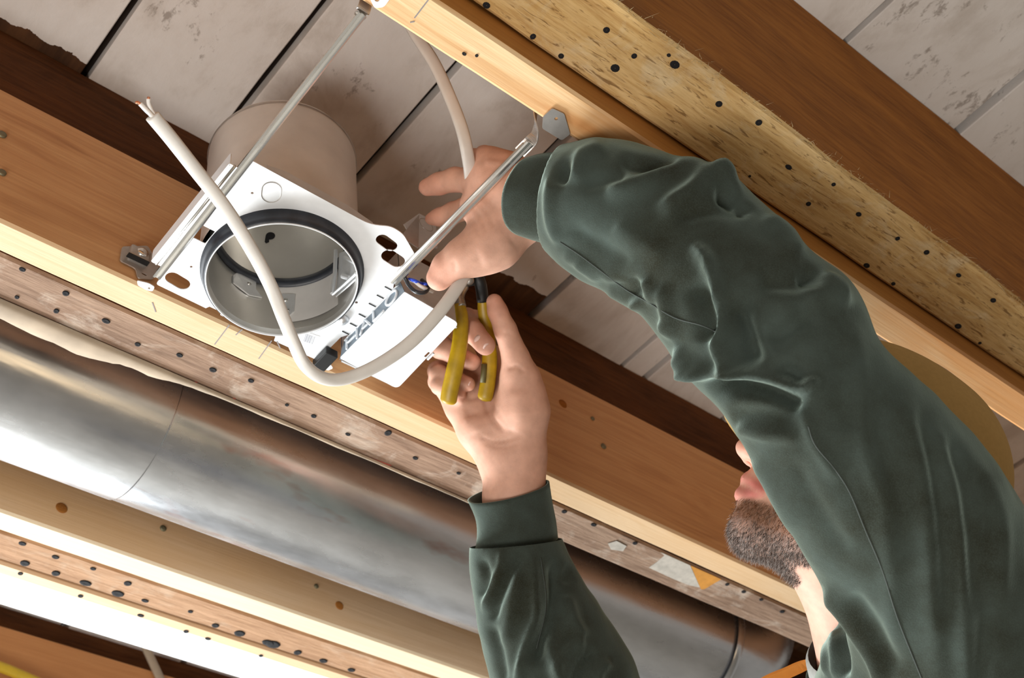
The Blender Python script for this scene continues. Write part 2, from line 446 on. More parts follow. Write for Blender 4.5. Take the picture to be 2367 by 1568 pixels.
for i in range(14):
    a = -.3 + i * .172
    plank(a * ZC, (a + .172) * ZC, 1.345, 2.3, 9, 1.0)
o = MB().box(-1.6, 3.0, -.62, 2.3, ZC + .022, ZC + .03).build('plank_backing', M['black_wood'], ceil)

# ------------------------------------------------------------------ joists
def beam(name, y0, y1, z0, z1, mats, label, cat='beam', jit=.0008, x0=-1.5, x1=3.0, ytop=None, wane=None, y1b=None, y0b=None, bev=.003):
    """long timber along X with slightly uneven arrises; slot 0 sides, slot 1 bottom"""
    n = 130; V = []; F = []; mi = []
    xs = np.linspace(x0, x1, n + 1)
    k = 8
    w = np.convolve(rng.normal(0, 1, n + 40), np.ones(9) / 9, 'same')[20:20 + n + 1]
    w2 = np.convolve(rng.normal(0, 1, n + 40), np.ones(5) / 5, 'same')[20:20 + n + 1]
    for i, x in enumerate(xs):
        tt = (x - x0) / (x1 - x0)
        a = y0 if y0b is None else y0 + (y0b - y0) * tt
        b = y1 if y1b is None else y1 + (y1b - y1) * tt
        a += abs(w[i]) * jit * (4 if wane else 1); b -= abs(w2[i]) * jit
        at_top = (a if ytop is None else ytop + w[i] * jit)
        b2 = bev if not wane else bev + abs(w2[i]) * wane
        V += [(x, a, z0 + b2), (x, a + b2, z0), (x, b - bev, z0), (x, b, z0 + bev), (x, b, z1), (x, at_top, z1), (x, at_top * .5 + a * .5 if ytop else at_top, (z0 + z1) / 2 + .05), (x, a + .0 if ytop is None else a, z0 + b2 + .03)]
    for i in range(n):
        for j in range(k):
            F.append((i * k + j, i * k + (j + 1) % k, (i + 1) * k + (j + 1) % k, (i + 1) * k + j)); mi.append(1 if j == 1 or (j in (0, 2)) else 0)
    F += [tuple(range(k)), tuple(n * k + j for j in range(k))[::-1]]; mi += [0, 0]
    mb = MB().add(V, F); mb.m = mi
    root = empty(name, (x0 / 2 + x1 / 2, (y0 + y1) / 2, z0))
    mb.build('timber', mats, root)
    return tag(root, label, cat)
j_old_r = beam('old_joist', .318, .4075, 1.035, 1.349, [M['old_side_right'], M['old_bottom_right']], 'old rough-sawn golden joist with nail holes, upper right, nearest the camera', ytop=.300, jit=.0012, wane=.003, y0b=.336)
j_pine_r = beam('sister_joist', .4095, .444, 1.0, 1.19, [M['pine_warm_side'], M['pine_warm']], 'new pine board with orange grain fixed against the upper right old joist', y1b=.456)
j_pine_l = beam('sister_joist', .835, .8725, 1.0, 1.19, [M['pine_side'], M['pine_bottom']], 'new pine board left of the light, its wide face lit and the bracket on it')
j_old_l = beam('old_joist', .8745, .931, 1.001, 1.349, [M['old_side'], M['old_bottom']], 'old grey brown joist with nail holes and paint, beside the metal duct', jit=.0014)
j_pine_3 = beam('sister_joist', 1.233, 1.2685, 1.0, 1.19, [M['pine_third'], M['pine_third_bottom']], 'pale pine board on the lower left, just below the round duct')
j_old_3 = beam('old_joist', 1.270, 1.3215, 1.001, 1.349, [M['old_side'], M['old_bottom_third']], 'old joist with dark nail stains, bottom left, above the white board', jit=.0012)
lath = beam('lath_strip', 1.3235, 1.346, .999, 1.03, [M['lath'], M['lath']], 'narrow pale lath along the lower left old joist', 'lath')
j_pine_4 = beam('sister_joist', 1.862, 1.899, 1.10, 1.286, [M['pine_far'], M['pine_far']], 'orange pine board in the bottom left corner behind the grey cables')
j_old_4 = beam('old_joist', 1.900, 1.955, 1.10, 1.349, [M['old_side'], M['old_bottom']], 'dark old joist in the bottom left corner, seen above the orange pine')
wb = MB().box(-1.4, 2.8, 1.348, 1.474, 1.050, 1.058, bev=.001).build('white_board', M['white_board'])
tag(wb, 'bright white board running along the far side of the lower left old joist', 'board')

def dots(beam_root, name, pts, z, r, mat, plane='z', yr=None):
    """one small mesh per nail hole / head, sharing mesh data per size"""
    cache = {}
    base = world_origin(beam_root)
    for p in pts:
        px, py = p[:2]; rr = r * (p[2] if len(p) > 2 else 1.0)
        P = on_z(px, py, z) if plane == 'z' else on_y(px, py, z)
        if yr: P[1] = min(max(P[1], yr[0]), yr[1])
        key = round(rr, 4)
        if key not in cache:
            mb = MB()
            ax = (0, 0, -1) if plane == 'z' else (0, -1, 0)
            prof = [(rr, -.0008), (rr * .95, .0002), (rr * .55, .0001), (0.0002, -.0002)] if mat is M['hole'] else [(rr, -.0005), (rr, .0010), (rr * .6, .0016), (.0002, .0016)]
            mb.lathe(prof, (0, 0, 0), ax, 10)
            tmp = mb.build(name, mat, None, True, origin=(0, 0, 0)); cache[key] = tmp.data; bpy.data.objects.remove(tmp)
        o = bpy.data.objects.new(name, cache[key]); COL.objects.link(o); o.parent = beam_root
        o.location = [float(c) for c in (P - base)]
        o.scale = (random.uniform(.9, 1.5), random.uniform(.85, 1.1), 1) if mat is M['hole'] and plane == 'z' else (1, 1, 1)
RH = [(1232, 85), (1297, 130), (1402, 70), (1466, 130), (1422, 158, 1.3), (1560, 150, 1.3), (1662, 241, 1.2), (1754, 284, 1.1), (1823, 387), (1869, 472), (1927, 427, .8), (1985, 496), (2075, 552), (2142, 584, 1.1), (1998, 619), (2057, 663, .8), (2216, 637), (2296, 695), (2215, 755, 1.2), (1120, 18, 1.1), (1733, 408, .5), (2250, 805, .8), (1546, 128, .7)]
dots(j_old_r, 'nail_hole', RH, 1.0345, .0030, M['hole'], yr=(.33, .402))
LH = [(63, 608), (152, 679, 1.3), (39, 688, .8), (130, 720), (245, 743, 1.2), (318, 797), (415, 822, 1.1), (492, 856), (580, 881), (663, 937, .8), (725, 963), (804, 1005, .8), (899, 1000, 1.5), (960, 1060), (1060, 1095, .8), (1315, 1175), (1390, 1200), (1470, 1255, 1.1), (1705, 1335), (1725, 1365), (1770, 1380), (1808, 1415)]
dots(j_old_l, 'nail_hole', LH, 1.0003, .0030, M['hole'], yr=(.881, .925))
TH = [(55, 1254), (128, 1289), (55, 1306, 1.7), (215, 1316), (125, 1331, 1.7), (295, 1350, 1.4), (195, 1352, 1.6), (268, 1378, 1.7), (335, 1390), (440, 1415), (495, 1450, 1.5), (548, 1471, 1.8), (605, 1500, 1.9), (630, 1492, 2.4), (683, 1514, 1.7), (740, 1535, 1.3), (800, 1560, 1.3)]
dots(j_old_3, 'nail_hole', TH, 1.0003, .0034, M['hole'], yr=(1.278, 1.312))
dots(lath, 'nail_hole', [(47, 1327), (186, 1379), (325, 1424), (430, 1461), (480, 1478), (603, 1517)], .9985, .0032, M['hole'], yr=(1.329, 1.341))
dots(j_pine_l, 'nail_head', [(5, 311, 1.1), (5, 399), (1395, 1032), (1370, 968, .7)], .8345, .0042, M['nail'], 'y')
dots(j_pine_3, 'nail_head', [(377, 1222), (731, 1356, .8)], 1.2325, .0044, M['nail'], 'y')
dots(j_pine_r, 'nail_hole', [(1073, 125, .7), (1102, 129, .7)], .9995, .0022, M['hole'])
# knots in the boards: dark ring set in the face
def knot(root, px, py, y, r):
    P = on_y(px, py, y)
    MB().lathe([(r, -.001), (r * .8, .0006), (r * .55, .0001), (r * .3, .0006), (.0002, .0004)], P, (0, -1, 0), 16).build('knot', M['old_side_right'], root, True)
knot(j_pine_3, 143, 1174, 1.2325, .008); knot(j_pine_3, 785, 1400, 1.2325, .007); knot(j_pine_l, 1302, 933, .8345, .007)
# pencil marks on the pine bottoms
def pencil(root, p0, p1, z, w=.0011):
    a, b = on_z(*p0, z), on_z(*p1, z); d = b - a; d /= np.linalg.norm(d); n = np.array([-d[1], d[0], 0]) * w / 2
    up = np.array([0, 0, .0006])
    MB().add([a + n, b + n, b - n, a - n, a + n + up, b + n + up, b - n + up, a - n + up], [(0, 1, 2, 3), (7, 6, 5, 4), (0, 4, 5, 1), (1, 5, 6, 2), (2, 6, 7, 3), (3, 7, 4, 0)]).build('pencil_mark', M['pencil'], root)
for a, b in (((530, 752), (496, 797)), ((352, 700), (360, 722)), ((560, 762), (545, 775)), ((628, 788), (598, 830)), ((640, 790), (648, 806))): pencil(j_pine_l, a, b, .9996)
pencil(j_pine_r, (990, 0), (958, 42), .9996); pencil(j_pine_r, (958, 50), (948, 52), .9996)
# paint left-overs on the bottom of the left old joist
def patch(root, name, pix, z, mat, th=.0007):
    P = [on_z(x, y, z) for x, y in pix]
    MB().sheet([(p[0], min(max(p[1], .8765), .9290)) for p in P], [], (0, 0, z - th), (1, 0, 0), (0, 1, 0), th).build(name, mat, root)
M['bare_orange'] = plain('bare_orange_wood', sr(196, 134, 52), .8, 0, .12, 90)
M['old_white'] = plain('old_white_paint', sr(184, 176, 164), .85, 0, .16, 90, .3)
patch(j_old_l, 'bare_patch', [(1619, 1291), (1650, 1304), (1690, 1322), (1668, 1338), (1628, 1362), (1620, 1362)], 1.0006, M['bare_orange'])
patch(j_old_l, 'paint_patch', [(1545, 1262), (1580, 1276), (1617, 1291), (1618, 1358), (1590, 1352), (1556, 1338), (1500, 1312), (1520, 1298), (1536, 1284)], 1.0006, M['old_white'])
patch(j_old_l, 'paint_patch', [(1456, 1222), (1476, 1220), (1500, 1238), (1490, 1246), (1466, 1238)], 1.0006, M['old_white'])
patch(j_old_l, 'paint_patch', [(1405, 1256), (1425, 1250), (1448, 1262), (1440, 1274), (1412, 1270)], 1.0006, M['old_white'])
patch(j_old_l, 'red_mark', [(785, 1034), (812, 1040), (850, 1056), (905, 1076), (880, 1078), (840, 1066), (800, 1048)], 1.0006, M['red'])
for a_ in ((432, 894, 452, 882), (472, 912, 484, 900), (520, 934, 540, 920)):
    patch(j_old_l, 'red_mark', [(a_[0], a_[1]), (a_[2], a_[3]), (a_[2] + 5, a_[3] + 2), (a_[0] + 5, a_[1] + 2)], 1.0006, M['red'])
# dry splinters along the sawn edge of the right-hand old joist
mb = MB()
for i in range(1500):
    x = random.uniform(-.2, 2.2); yb = .318 + (.336 - .318) * (x + 1.5) / 4.5 + random.gauss(.003, .003)
    p = np.array([x, yb, 1.0345 + random.uniform(0, .002)])
    d = np.array([random.gauss(0, 1) * .6, -abs(random.gauss(.5, .5)), random.gauss(-.3, .3)]); d /= np.linalg.norm(d)
    L = abs(random.gauss(.004, .003)) * (2.0 if random.random() < .1 else 1); s_ = np.array([.00045, 0, .0003]); e = p + d * L
    mb.add([p - s_, p + s_, e, p + np.array([0, .0004, .0002])], [(0, 1, 2), (1, 3, 2), (3, 0, 2)])
o = mb.build('splinters', plain('dry_splinters', sr(214, 196, 150), .9), j_old_r); o['kind'] = 'stuff'
# torn building paper between the left old joist and the duct
pp = [(-40, 720), (60, 712), (160, 745), (240, 800), (300, 832), (380, 860), (450, 905), (560, 960), (700, 1005), (860, 1068), (1000, 1110), (1120, 1150)]
drop = [.033, .034, .036, .036, .026, .024, .014, .010, .009, .007, .006, .006]
V = []; F = []
P = catmull([on_y(x, y, .932) for x, y in [(p[0], p[1] - 30) for p in pp]], 6)
ys = np.interp(np.linspace(0, 1, len(P)), np.linspace(0, 1, len(drop)), drop)
xs = P[:, 0]
for i, x in enumerate(xs):
    wv = .002 * math.sin(i * .9) + rng.normal(0, .0008)
    z0 = 1.0 - .0012
    for k in range(5):
        u = k / 4
        V.append((x, .926 + ys[i] * u + wv * u, z0 - .004 * math.sin(u * 2.6) + .010 * u * u + wv * u * .6))
n = len(xs)
V += [(v[0], v[1], v[2] + .0007) for v in V]
N5 = n * 5
for i in range(n - 1):
    for k in range(4):
        q = (i * 5 + k, i * 5 + k + 1, (i + 1) * 5 + k + 1, (i + 1) * 5 + k); F.append(q); F.append(tuple(N5 + j for j in reversed(q)))
for i in range(n - 1):
    for k in (0, 4): F.append((i * 5 + k, (i + 1) * 5 + k, N5 + (i + 1) * 5 + k, N5 + i * 5 + k))
paper = MB().add(V, F).build('paper_strip', M['paper'], None, True)
tag(paper, 'torn brown paper edge curling out between old joist and round duct', 'paper')

# ------------------------------------------------------------------ round duct
DC = np.array([0, 1.098, 1.088]); DR = .1
duct = tag(empty('round_duct', (.6, DC[1], DC[2] - DR)), 'shiny round galvanised duct running diagonally between the joists, lower left', 'duct')
prof = []
mb = MB()
def rings(pts, rad, k=72):
    V = []; F = []
    P = np.asarray(pts); T = np.gradient(P, axis=0); T /= np.linalg.norm(T, axis=1)[:, None]
    U = np.array([0, 1.0, 0])
    for i in range(len(P)):
        u = U - T[i] * (U @ T[i]); u /= np.linalg.norm(u); s_ = np.cross(T[i], u)
        for j in range(k):
            a = 2 * math.pi * j / k; V.append(P[i] + rad[i] * (math.cos(a) * u + math.sin(a) * s_))
    for i in range(len(P) - 1):
        for j in range(k): F.append((i * k + j, i * k + (j + 1) % k, (i + 1) * k + (j + 1) % k, (i + 1) * k + j))
    return V, F
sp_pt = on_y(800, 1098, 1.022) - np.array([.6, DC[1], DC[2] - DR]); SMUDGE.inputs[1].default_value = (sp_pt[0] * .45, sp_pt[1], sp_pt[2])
xj = on_y(385, 1090, 1.02)[0]
xs = np.concatenate([np.linspace(-1.5, xj - .0012, 40), [xj - .0004, xj + .0004], np.linspace(xj + .0012, 1.44, 30)])
rad = np.where(xs < xj, DR + .0012, DR)
V, F = rings([(x, DC[1], DC[2]) for x in xs], rad); mb.add(V, F)
mb.build('pipe', M['duct'], duct, True)
EX = 1.44
mb = MB(); pts = []; 
for a in np.linspace(0, math.pi / 2, 14): pts.append((EX + .13 * math.sin(a) + .002, DC[1], DC[2] + .13 * (1 - math.cos(a))))
V, F = rings(pts, [DR + .002] * 14); mb.add(V, F)
mb.build('elbow', M['duct'], duct, 'auto')
mb = MB().lathe([(DR + .004, 0), (DR + .006, .004), (DR + .006, .010), (DR + .004, .014)], (EX - .008, DC[1], DC[2]), (1, 0, 0), 72).build('joint_bead', M['duct'], duct, True)

# ------------------------------------------------------------------ recessed light housing
ring_c = np.array([.4605, .7425]); ZP = 1.0
fx = tag(empty('recessed_light', (ring_c[0], ring_c[1], .97)), 'white metal plate with round open can light held between two joists', 'light fixture')
# mounting plate
outl = round_poly([(.366, .826), (.366, .7535), (.379, .7535), (.379, .735), (.366, .735), (.362, .643), (.497, .643), (.515, .633), (.530, .634), (.558, .650), (.560, .690), (.566, .700), (.566, .775), (.560, .785), (.559, .827), (.505, .828), (.503, .822), (.470, .823), (.468, .828), (.440, .827), (.438, .823), (.425, .823), (.423, .827)],
                  [.003, 0, .001, .001, 0, .003, .01, .006, .006, .004, 0, 0, 0, 0, .003, 0, 0, 0, 0, 0, 0, 0, 0])
holes = [ring2(ring_c[0], ring_c[1], .0800, 72), stadium(.3815, .8105, .0135, .0075, .12), stadium(.541, .6655, .0135, .0078, .10), stadium(.516, .6515, .0150, .0085, .5), ring2(.383, .675, .0014, 10), ring2(.383, .787, .0014, 10), ring2(.545, .735, .0016, 10), ring2(.535, .808, .0016, 10)]
# the slot beside the ring reaches into the hole: keep it clear of the ring so the sheet stays one piece
holes[3] = stadium(.5235, .6525, .0125, .0065, .15)
plate = MB().sheet(outl, holes, (0, 0, ZP), (1, 0, 0), (0, 1, 0), .0012).build('mounting_plate', M['bright_steel'], fx)
# upright lips on the near and left edges
MB().sheet([(.378, .0008), (.500, .0008), (.500, .006), (.470, .012), (.400, .012), (.378, .006)], [], (0, .6440, ZP), (1, 0, 0), (0, 0, 1), .0010).build('edge_lip', M['galv'], fx)
MB().sheet(round_poly([(.655, -.004), (.800, -.004), (.800, .014), (.655, .014)], .003), [], (.347, 0, ZP), (0, 1, 0), (0, 0, 1), .0010).build('edge_lip', M['bright_steel'], fx)
mb = MB().sheet(round_poly([(.3462, .655), (.3585, .655), (.3585, .800), (.3462, .800)], .002), [], (0, 0, ZP - .0035), (1, 0, 0), (0, 1, 0), .0010)
mb.build('bar_guide', M['bright_steel'], fx)
# knock-out outline on the plate
MB().tube([(x, y, ZP - .0002) for x, y in stadium(.397, .664, .012, .009, 1.1, 14)] + [(stadium(.397, .664, .012, .009, 1.1, 14)[0][0], stadium(.397, .664, .012, .009, 1.1, 14)[0][1], ZP - .0002)], .0005, 5).build('knockout_line', M['bracket'], fx)
# notch in the left of the plate seen as a gap: small dark-sided tab
# collar, gasket, rim
c3 = (ring_c[0], ring_c[1], 0)
ZR = .986
MB().lathe([(.0752, ZR), (.0772, ZR + .001), (.0786, ZR + .005), (.0794, ZP - .002), (.0812, ZP - .0006), (.0812, ZP + .003), (.0755, ZP + .003), (.0752, ZR)], c3, k=96).build('gasket', M['gasket'], fx, True)
MB().lathe([(.0738, ZR + .001), (.0741, ZR - .0012), (.0750, ZR - .0012), (.0752, ZR + .0015), (.0750, ZR + .004), (.0738, ZR + .004)], c3, k=96, closed=True).build('rim', M['rim'], fx, True)
col_o = MB().lathe([(.0738, ZR + .001), (.0730, ZR + .004), (.0722, ZR + .0065), (.0730, ZR + .009), (.0730, 1.064), (.0745, 1.064), (.0745, ZR + .004), (.0738, ZR + .001)], c3, k=96).build('collar', M['can_in'], fx, 'auto')
MB().lathe([(.0722, 1.058), (.0690, 1.059), (.0680, 1.068), (.0720, 1.070)], c3, k=96).build('inner_gasket', M['gasket'], fx, True)
ZT = 1.185; RT = .0735
can_c = (ring_c[0] - .006, ring_c[1] - .004, 0)
MB().lathe([(.0712, 1.066), (.0712, ZT - .014), (.066, ZT - .004), (.058, ZT - .002), (.0005, ZT - .002)], c3, k=96).build('can_liner', M['can_in'], fx, 'auto')
MB().lathe([(RT + .006, ZP + .004), (RT + .006, ZT - .012), (RT + .004, ZT - .005), (RT - .004, ZT), (.0005, ZT)], can_c, k=96).build('can', M['can_out'], fx, 'auto')
MB().lathe([(RT + .0064, ZT - .013), (RT + .0072, ZT - .0115), (RT + .0064, ZT - .010)], can_c, k=96).build('seam_bead', M['bracket'], fx, True)
MB().lathe([(.0215, ZT - .045), (.0225, ZT - .042), (.0225, ZT - .003), (.0175, ZT - .045), (.0175, ZT - .01)][:3] , (ring_c[0] + .0, ring_c[1] - .026, 0), k=32).build('lamp_socket', M['socket'], fx, 'auto')
# key-hole on the far inner wall (dark recess plate following the wall)
def wall_pt(px, py, r):
    w = RC.T @ np.array([px - IMG_W / 2, py - IMG_H / 2, FPX])
    a = w[0] ** 2 + w[1] ** 2; b = -2 * (w[0] * ring_c[0] + w[1] * ring_c[1]); c = ring_c @ ring_c - r * r
    t_ = (-b + math.sqrt(max(b * b - 4 * a * c, 0))) / (2 * a); return w * t_
def wall_poly(name, pix, r, mat, th=.0008):
    n = len(pix); A = [wall_pt(x, y, r) for x, y in pix]; B = []
    for p in A:
        d = np.array([ring_c[0] - p[0], ring_c[1] - p[1], 0]); d /= np.linalg.norm(d); B.append(p + d * th)
    MB().add(A + B, [tuple(range(n)), tuple(range(n, 2 * n))[::-1]] + [(i, (i + 1) % n, n + (i + 1) % n, n + i) for i in range(n)]).build(name, mat, fx)
kh = [(613 + 11 * math.cos(t_) + 12, 546 + 8 * math.sin(t_)) for t_ in np.linspace(-2.9, 1.9, 12)]
wall_poly('keyhole', kh + [(622, 560), (615, 563), (612, 559)], .0710, M['hole'])
wall_poly('clip_plate', round_poly([(537, 638), (545, 632), (592, 648), (590, 670), (606, 690), (575, 684), (538, 655)], 2), .0727, M['galv'], .0014)
wall_poly('clip_plate', round_poly([(650, 682), (683, 682), (680, 722), (668, 732), (648, 726)], 3), .0727, M['galv'], .0014)
for (x, y) in ((575, 657), (664, 719), (660, 695)):
    p = wall_pt(x, y, .0715); d = np.array([ring_c[0] - p[0], ring_c[1] - p[1], 0]); d /= np.linalg.norm(d)
    MB().lathe([(.0024, -.001), (.0024, .0012), (.001, .002), (.0002, .002)], p, tuple(d), 12).build('rivet', M['rod'], fx, True)
# torsion spring bracket on the right inner wall
a0, a1 = wall_pt(788, 590, .071), wall_pt(780, 690, .071)
b0, b1 = wall_pt(832, 590, .0715), wall_pt(834, 640, .0715)
inn = np.array([-.9, -.25, 0])
mb = MB()
q = [a0, wall_pt(786, 640, .071), a1, wall_pt(806, 668, .0715), wall_pt(834, 642, .0718), wall_pt(832, 612, .0718), wall_pt(812, 580, .0715)]
mb.add([p + inn * .002 for p in q] + [p + inn * .0035 for p in q], [tuple(range(7)), tuple(range(7, 14))[::-1]] + [(i, (i + 1) % 7, 7 + (i + 1) % 7, 7 + i) for i in range(7)])
mb.tube([p + inn * .009 for p in (q[0], q[1], q[2])], .0022, 8)
mb.tube([p + inn * .008 for p in (q[2], q[3], q[4])], .0016, 8)
mb.tube([wall_pt(805, 650, .0715) + inn * .010, wall_pt(812, 647, .0715) + inn * .003], .0028, 10)
mb.tube([wall_pt(803, 600, .0715) + inn * .004, wall_pt(825, 612, .0715) + inn * .004], .0022, 8)
mb.build('spring_bracket', M['galv'], fx, 'auto')
# screw on the outside of the can
p = on_y(757, 451, ring_c[1] - .072); MB().lathe([(.0032, 0), (.0032, .002), (.0015, .003), (.0002, .003)], p, (0, -1, 0), 12).build('can_screw', plain('brass', sr(170, 140, 60), .4, .7), fx, True)

# hanger bars: a rolled channel with a thinner rod nested in it
def channel(name, p0, p1, w, mat, up=(0, 0, -1)):
    prof = [(-w, .0), (-w, .0025), (-w * .62, .0034), (-w * .25, .0018), (w * .25, .0018), (w * .62, .0034), (w, .0025), (w, 0)]
    P = np.linspace(p0, p1, 12)
    return MB().sweep(P, prof, up).build(name, mat, fx, 'auto')
zb = ZP - .002
channel('hanger_bar', (.361, .815, zb), (.3555, .456, zb), .0040, M['rod'])
channel('hanger_bar', (.5595, .690, zb), (.5605, .475, zb), .0042, M['rod'])
MB().tube([(.3522, .80, zb - .001), (.352, .655, zb - .001)], .0018, 8).build('bar_rod', M['rod'], fx, True)
MB().tube([(.5545, .680, zb - .0005), (.5565, .480, zb - .0005)], .0014, 8).build('bar_rod', M['bracket'], fx, True)
mb = MB()
strap = catmull([(.5605, .490, zb), (.562, .470, zb + .004), (.556, .460, zb + .012), (.553, .4535, zb + .03), (.553, .452, zb + .05)], 8)
mb.sweep(strap, [(-.006, -.0005), (.006, -.0005), (.006, .0005), (-.006, .0005)], (0.3, -.8, .5)).build('bar_strap', M['bracket'], fx)
MB().sheet(round_poly([(.553, .434), (.566, .432), (.586, .446), (.584, .456), (.560, .4565), (.552, .446)], .002), [ring2(.5635, .4405, .0018, 10)], (0, 0, ZP - .0024), (1, 0, 0), (0, 1, 0), .0012).build('nail_tab', M['bracket'], fx)
MB().sheet(round_poly([(.346, .432), (.352, .441), (.361, .4465), (.367, .441), (.366, .425), (.346, .42)], .003), [ring2(.358, .4385, .0022, 12)], (0, 0, ZP - .0024), (1, 0, 0), (0, 1, 0), .0012).build('nail_tab', M['bright_steel'], fx)
strap = catmull([(.3555, .462, zb), (.356, .455, zb + .004), (.3565, .4505, zb + .02), (.357, .449, zb + .05)], 8)
MB().sweep(strap, [(-.006, -.0005), (.006, -.0005), (.006, .0005), (-.006, .0005)], (0, -.8, .5)).build('bar_strap', M['bracket'], fx)
# bracket on the pine face at the left end of the first bar
bp = [on_y(x, y, .8335) for x, y in [(281, 572), (340, 570), (352, 590), (366, 618), (352, 648), (318, 645), (312, 622), (276, 604)]]
loc2 = round_poly([(p[0], p[2]) for p in bp], .003)
hA, hB = on_y(333, 580, .8335), on_y(332, 636, .8335)
MB().sheet(loc2, [ring2(hA[0], hA[2], .0022, 10), ring2(hB[0], hB[2], .0030, 10, .0016)], (0, .8335, 0), (1, 0, 0), (0, 0, 1), .0014).build('joist_bracket', M['bracket'], fx)
bc = on_y(320, 596, .8325)
MB().box(bc[0] - .012, bc[0] + .010, .8245, .8330, bc[2] - .009, bc[2] + .008, bev=.003).build('bracket_boss', M['bracket'], fx, True)
MB().lathe([(.006, 0), (.006, .002), (.003, .003), (.0002, .003)], (bc[0], .8245, bc[2]), (0, -1, 0), 16).build('rivet', M['rod'], fx, True)
MB().box(bc[0] - .014, bc[0] + .009, .8240, .8300, bc[2] - .0100, bc[2] - .0088).build('bracket_slot', M['black'], fx)
tp = [on_z(x, y, ZP) for x, y in [(317, 646), (345, 653), (358, 661), (353, 671), (338, 668), (319, 657)]]
hC = on_z(345, 664, ZP)
MB().sheet(round_poly([(p[0], p[1]) for p in tp], .002), [ring2(hC[0], hC[1], .0013, 10)], (0, 0, ZP - .002), (1, 0, 0), (0, 1, 0), .0012).build('nail_tab', M['bright_steel'], fx)
tp = [on_z(x, y, ZP) for x, y in [(727, 833), (736, 828), (765, 842), (770, 849), (758, 854), (730, 842)]]
hC = on_z(736, 838, ZP)
MB().sheet(round_poly([(p[0], p[1]) for p in tp], .002), [ring2(hC[0], hC[1], .0013, 10)], (0, 0, ZP - .002), (1, 0, 0), (0, 1, 0), .0012).build('nail_tab', M['bright_steel'], fx)
# second bar, far half: clamp fingers along the plate edge
for y in (.700, .714, .728, .746, .762, .776):
    MB().box(.5560, .5650, y, y + .0012, ZP - .0006, ZP + .0004).build('slit', M['black'], fx)
MB().tube([(.5655, .690, ZP - .0012), (.5655, .786, ZP - .0012)], .0012, 8).build('folded_edge', M['bright_steel'], fx, True)
MB().box(.553, .568, .802, .828, ZP - .012, ZP - .002, bev=.001).build('clamp_block', M['black'], fx)
MB().lathe([(.006, 0), (.007, .002), (.004, .006), (.0002, .007)], (.546, .742 + .02, ZP - .0004), (0, 0, -1), 16).build('can_screw', M['galv'], fx, True)

# junction box with its cover and embossed side
ZJ = .978
jb = MB()
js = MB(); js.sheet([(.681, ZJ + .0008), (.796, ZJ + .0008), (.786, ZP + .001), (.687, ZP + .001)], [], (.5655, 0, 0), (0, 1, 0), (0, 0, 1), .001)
jb.box(.569, .640, .690, .692, ZJ + .001, 1.055)
jb.box(.569, .640, .796, .798, ZJ + .001, 1.055)
jb.box(.569, .571, .691, .797, ZP, 1.055)
jb.box(.570, .640, .690, .798, 1.055, 1.056)
jbo = jb.build('junction_box', M['galv'], fx)
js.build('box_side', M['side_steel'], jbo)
cov = round_poly([(.5648, .680), (.6378, .6835), (.6422, .798), (.5642, .7935)], [.002, .007, .007, .002])
MB().sheet(cov, [[(.6362, .7345), (.6390, .7345), (.6390, .7425), (.6362, .7425)]], (0, 0, ZJ), (1, 0, 0), (0, 1, 0), .0010).build('junction_cover', M['bright_steel'], fx)
MB().box(.6412, .6432, .733, .744, ZJ - .001, ZJ + .0014).build('cover_tab', M['bright_steel'], fx)
# letters pressed into the side of the box
def letter(strokes, y_left, wid, z0, ht):
    mb = MB()
    for st in strokes:
        P = [(.5648, y_left - u * wid, z0 + v * ht) for u, v in st]
        if len(P) > 2: P = catmull(P, 6)
        else: P = np.linspace(P[0], P[1], 4)
        mb.tube(P, .0015, 8)
    return mb.build('embossed_letter', M['letter'], jbo, True)
z0, ht = ZJ + .0034, .0150
LH_ = [[(0, 0), (0, 1)], [(1, 0), (1, 1)], [(0, .5), (1, .5)]]
LA_ = [[(0, 0), (.5, 1)], [(.5, 1), (1, 0)], [(.22, .38), (.78, .38)]]
LL_ = [[(0, 1), (0, 0)], [(0, 0), (1, 0)]]
LO_ = [[(.5 + .5 * math.cos(a), .5 + .5 * math.sin(a)) for a in np.linspace(0, 2 * math.pi, 13)]]
for st, y in ((LH_, .781), (LA_, .757), (LL_, .733), (LO_, .711)): letter(st, y, .0185, z0, ht)
# small end ears with knock-out, above the plate on the near side
ear = [on_y(x, y, .668) for x, y in [(932, 520), (968, 495), (1006, 515), (1010, 575), (965, 572)]]
MB().sheet([(p[0], p[2]) for p in ear], [], (0, .668, 0), (1, 0, 0), (0, 0, 1), .001).build('box_ear', M['galv'], fx)
kc = on_y(985, 520, .667)
MB().tube([(kc[0] + .009 * math.cos(a), .6672, kc[2] + .009 * math.sin(a)) for a in np.linspace(0, 2 * math.pi, 24)], .0006, 5).build('knockout_line', M['bracket'], fx)
MB().sheet([(on_y(x, y, .663)[0], on_y(x, y, .663)[2]) for x, y in [(925, 548), (968, 497), (966, 575)]], [], (0, .663, 0), (1, 0, 0), (0, 0, 1), .001).build('box_ear', M['bracket'], fx)
# wires poking out of the box
def wire(pix, r, mat, name='wire', parent=fx):
    return MB().tube(catmull([at(*p) for p in pix], 8), r, 8).build(name, mat, parent, True)
wire([(935, 640, 1.325), (945, 660, 1.315), (962, 675, 1.31), (982, 676, 1.315), (990, 662, 1.33), (975, 648, 1.345)], .0022, M['wire_black'])
wire([(938, 650, 1.33), (955, 650, 1.315), (972, 662, 1.31), (985, 668, 1.32), (1000, 675, 1.35)], .0018, M['wire_white'])
wire([(946, 646, 1.325), (955, 648, 1.312), (966, 653, 1.312), (976, 656, 1.33)], .0018, M['wire_blue'])
wire([(978, 655, 1.325), (984, 657, 1.318), (990, 657, 1.335)], .0015, M['wire_blue'])
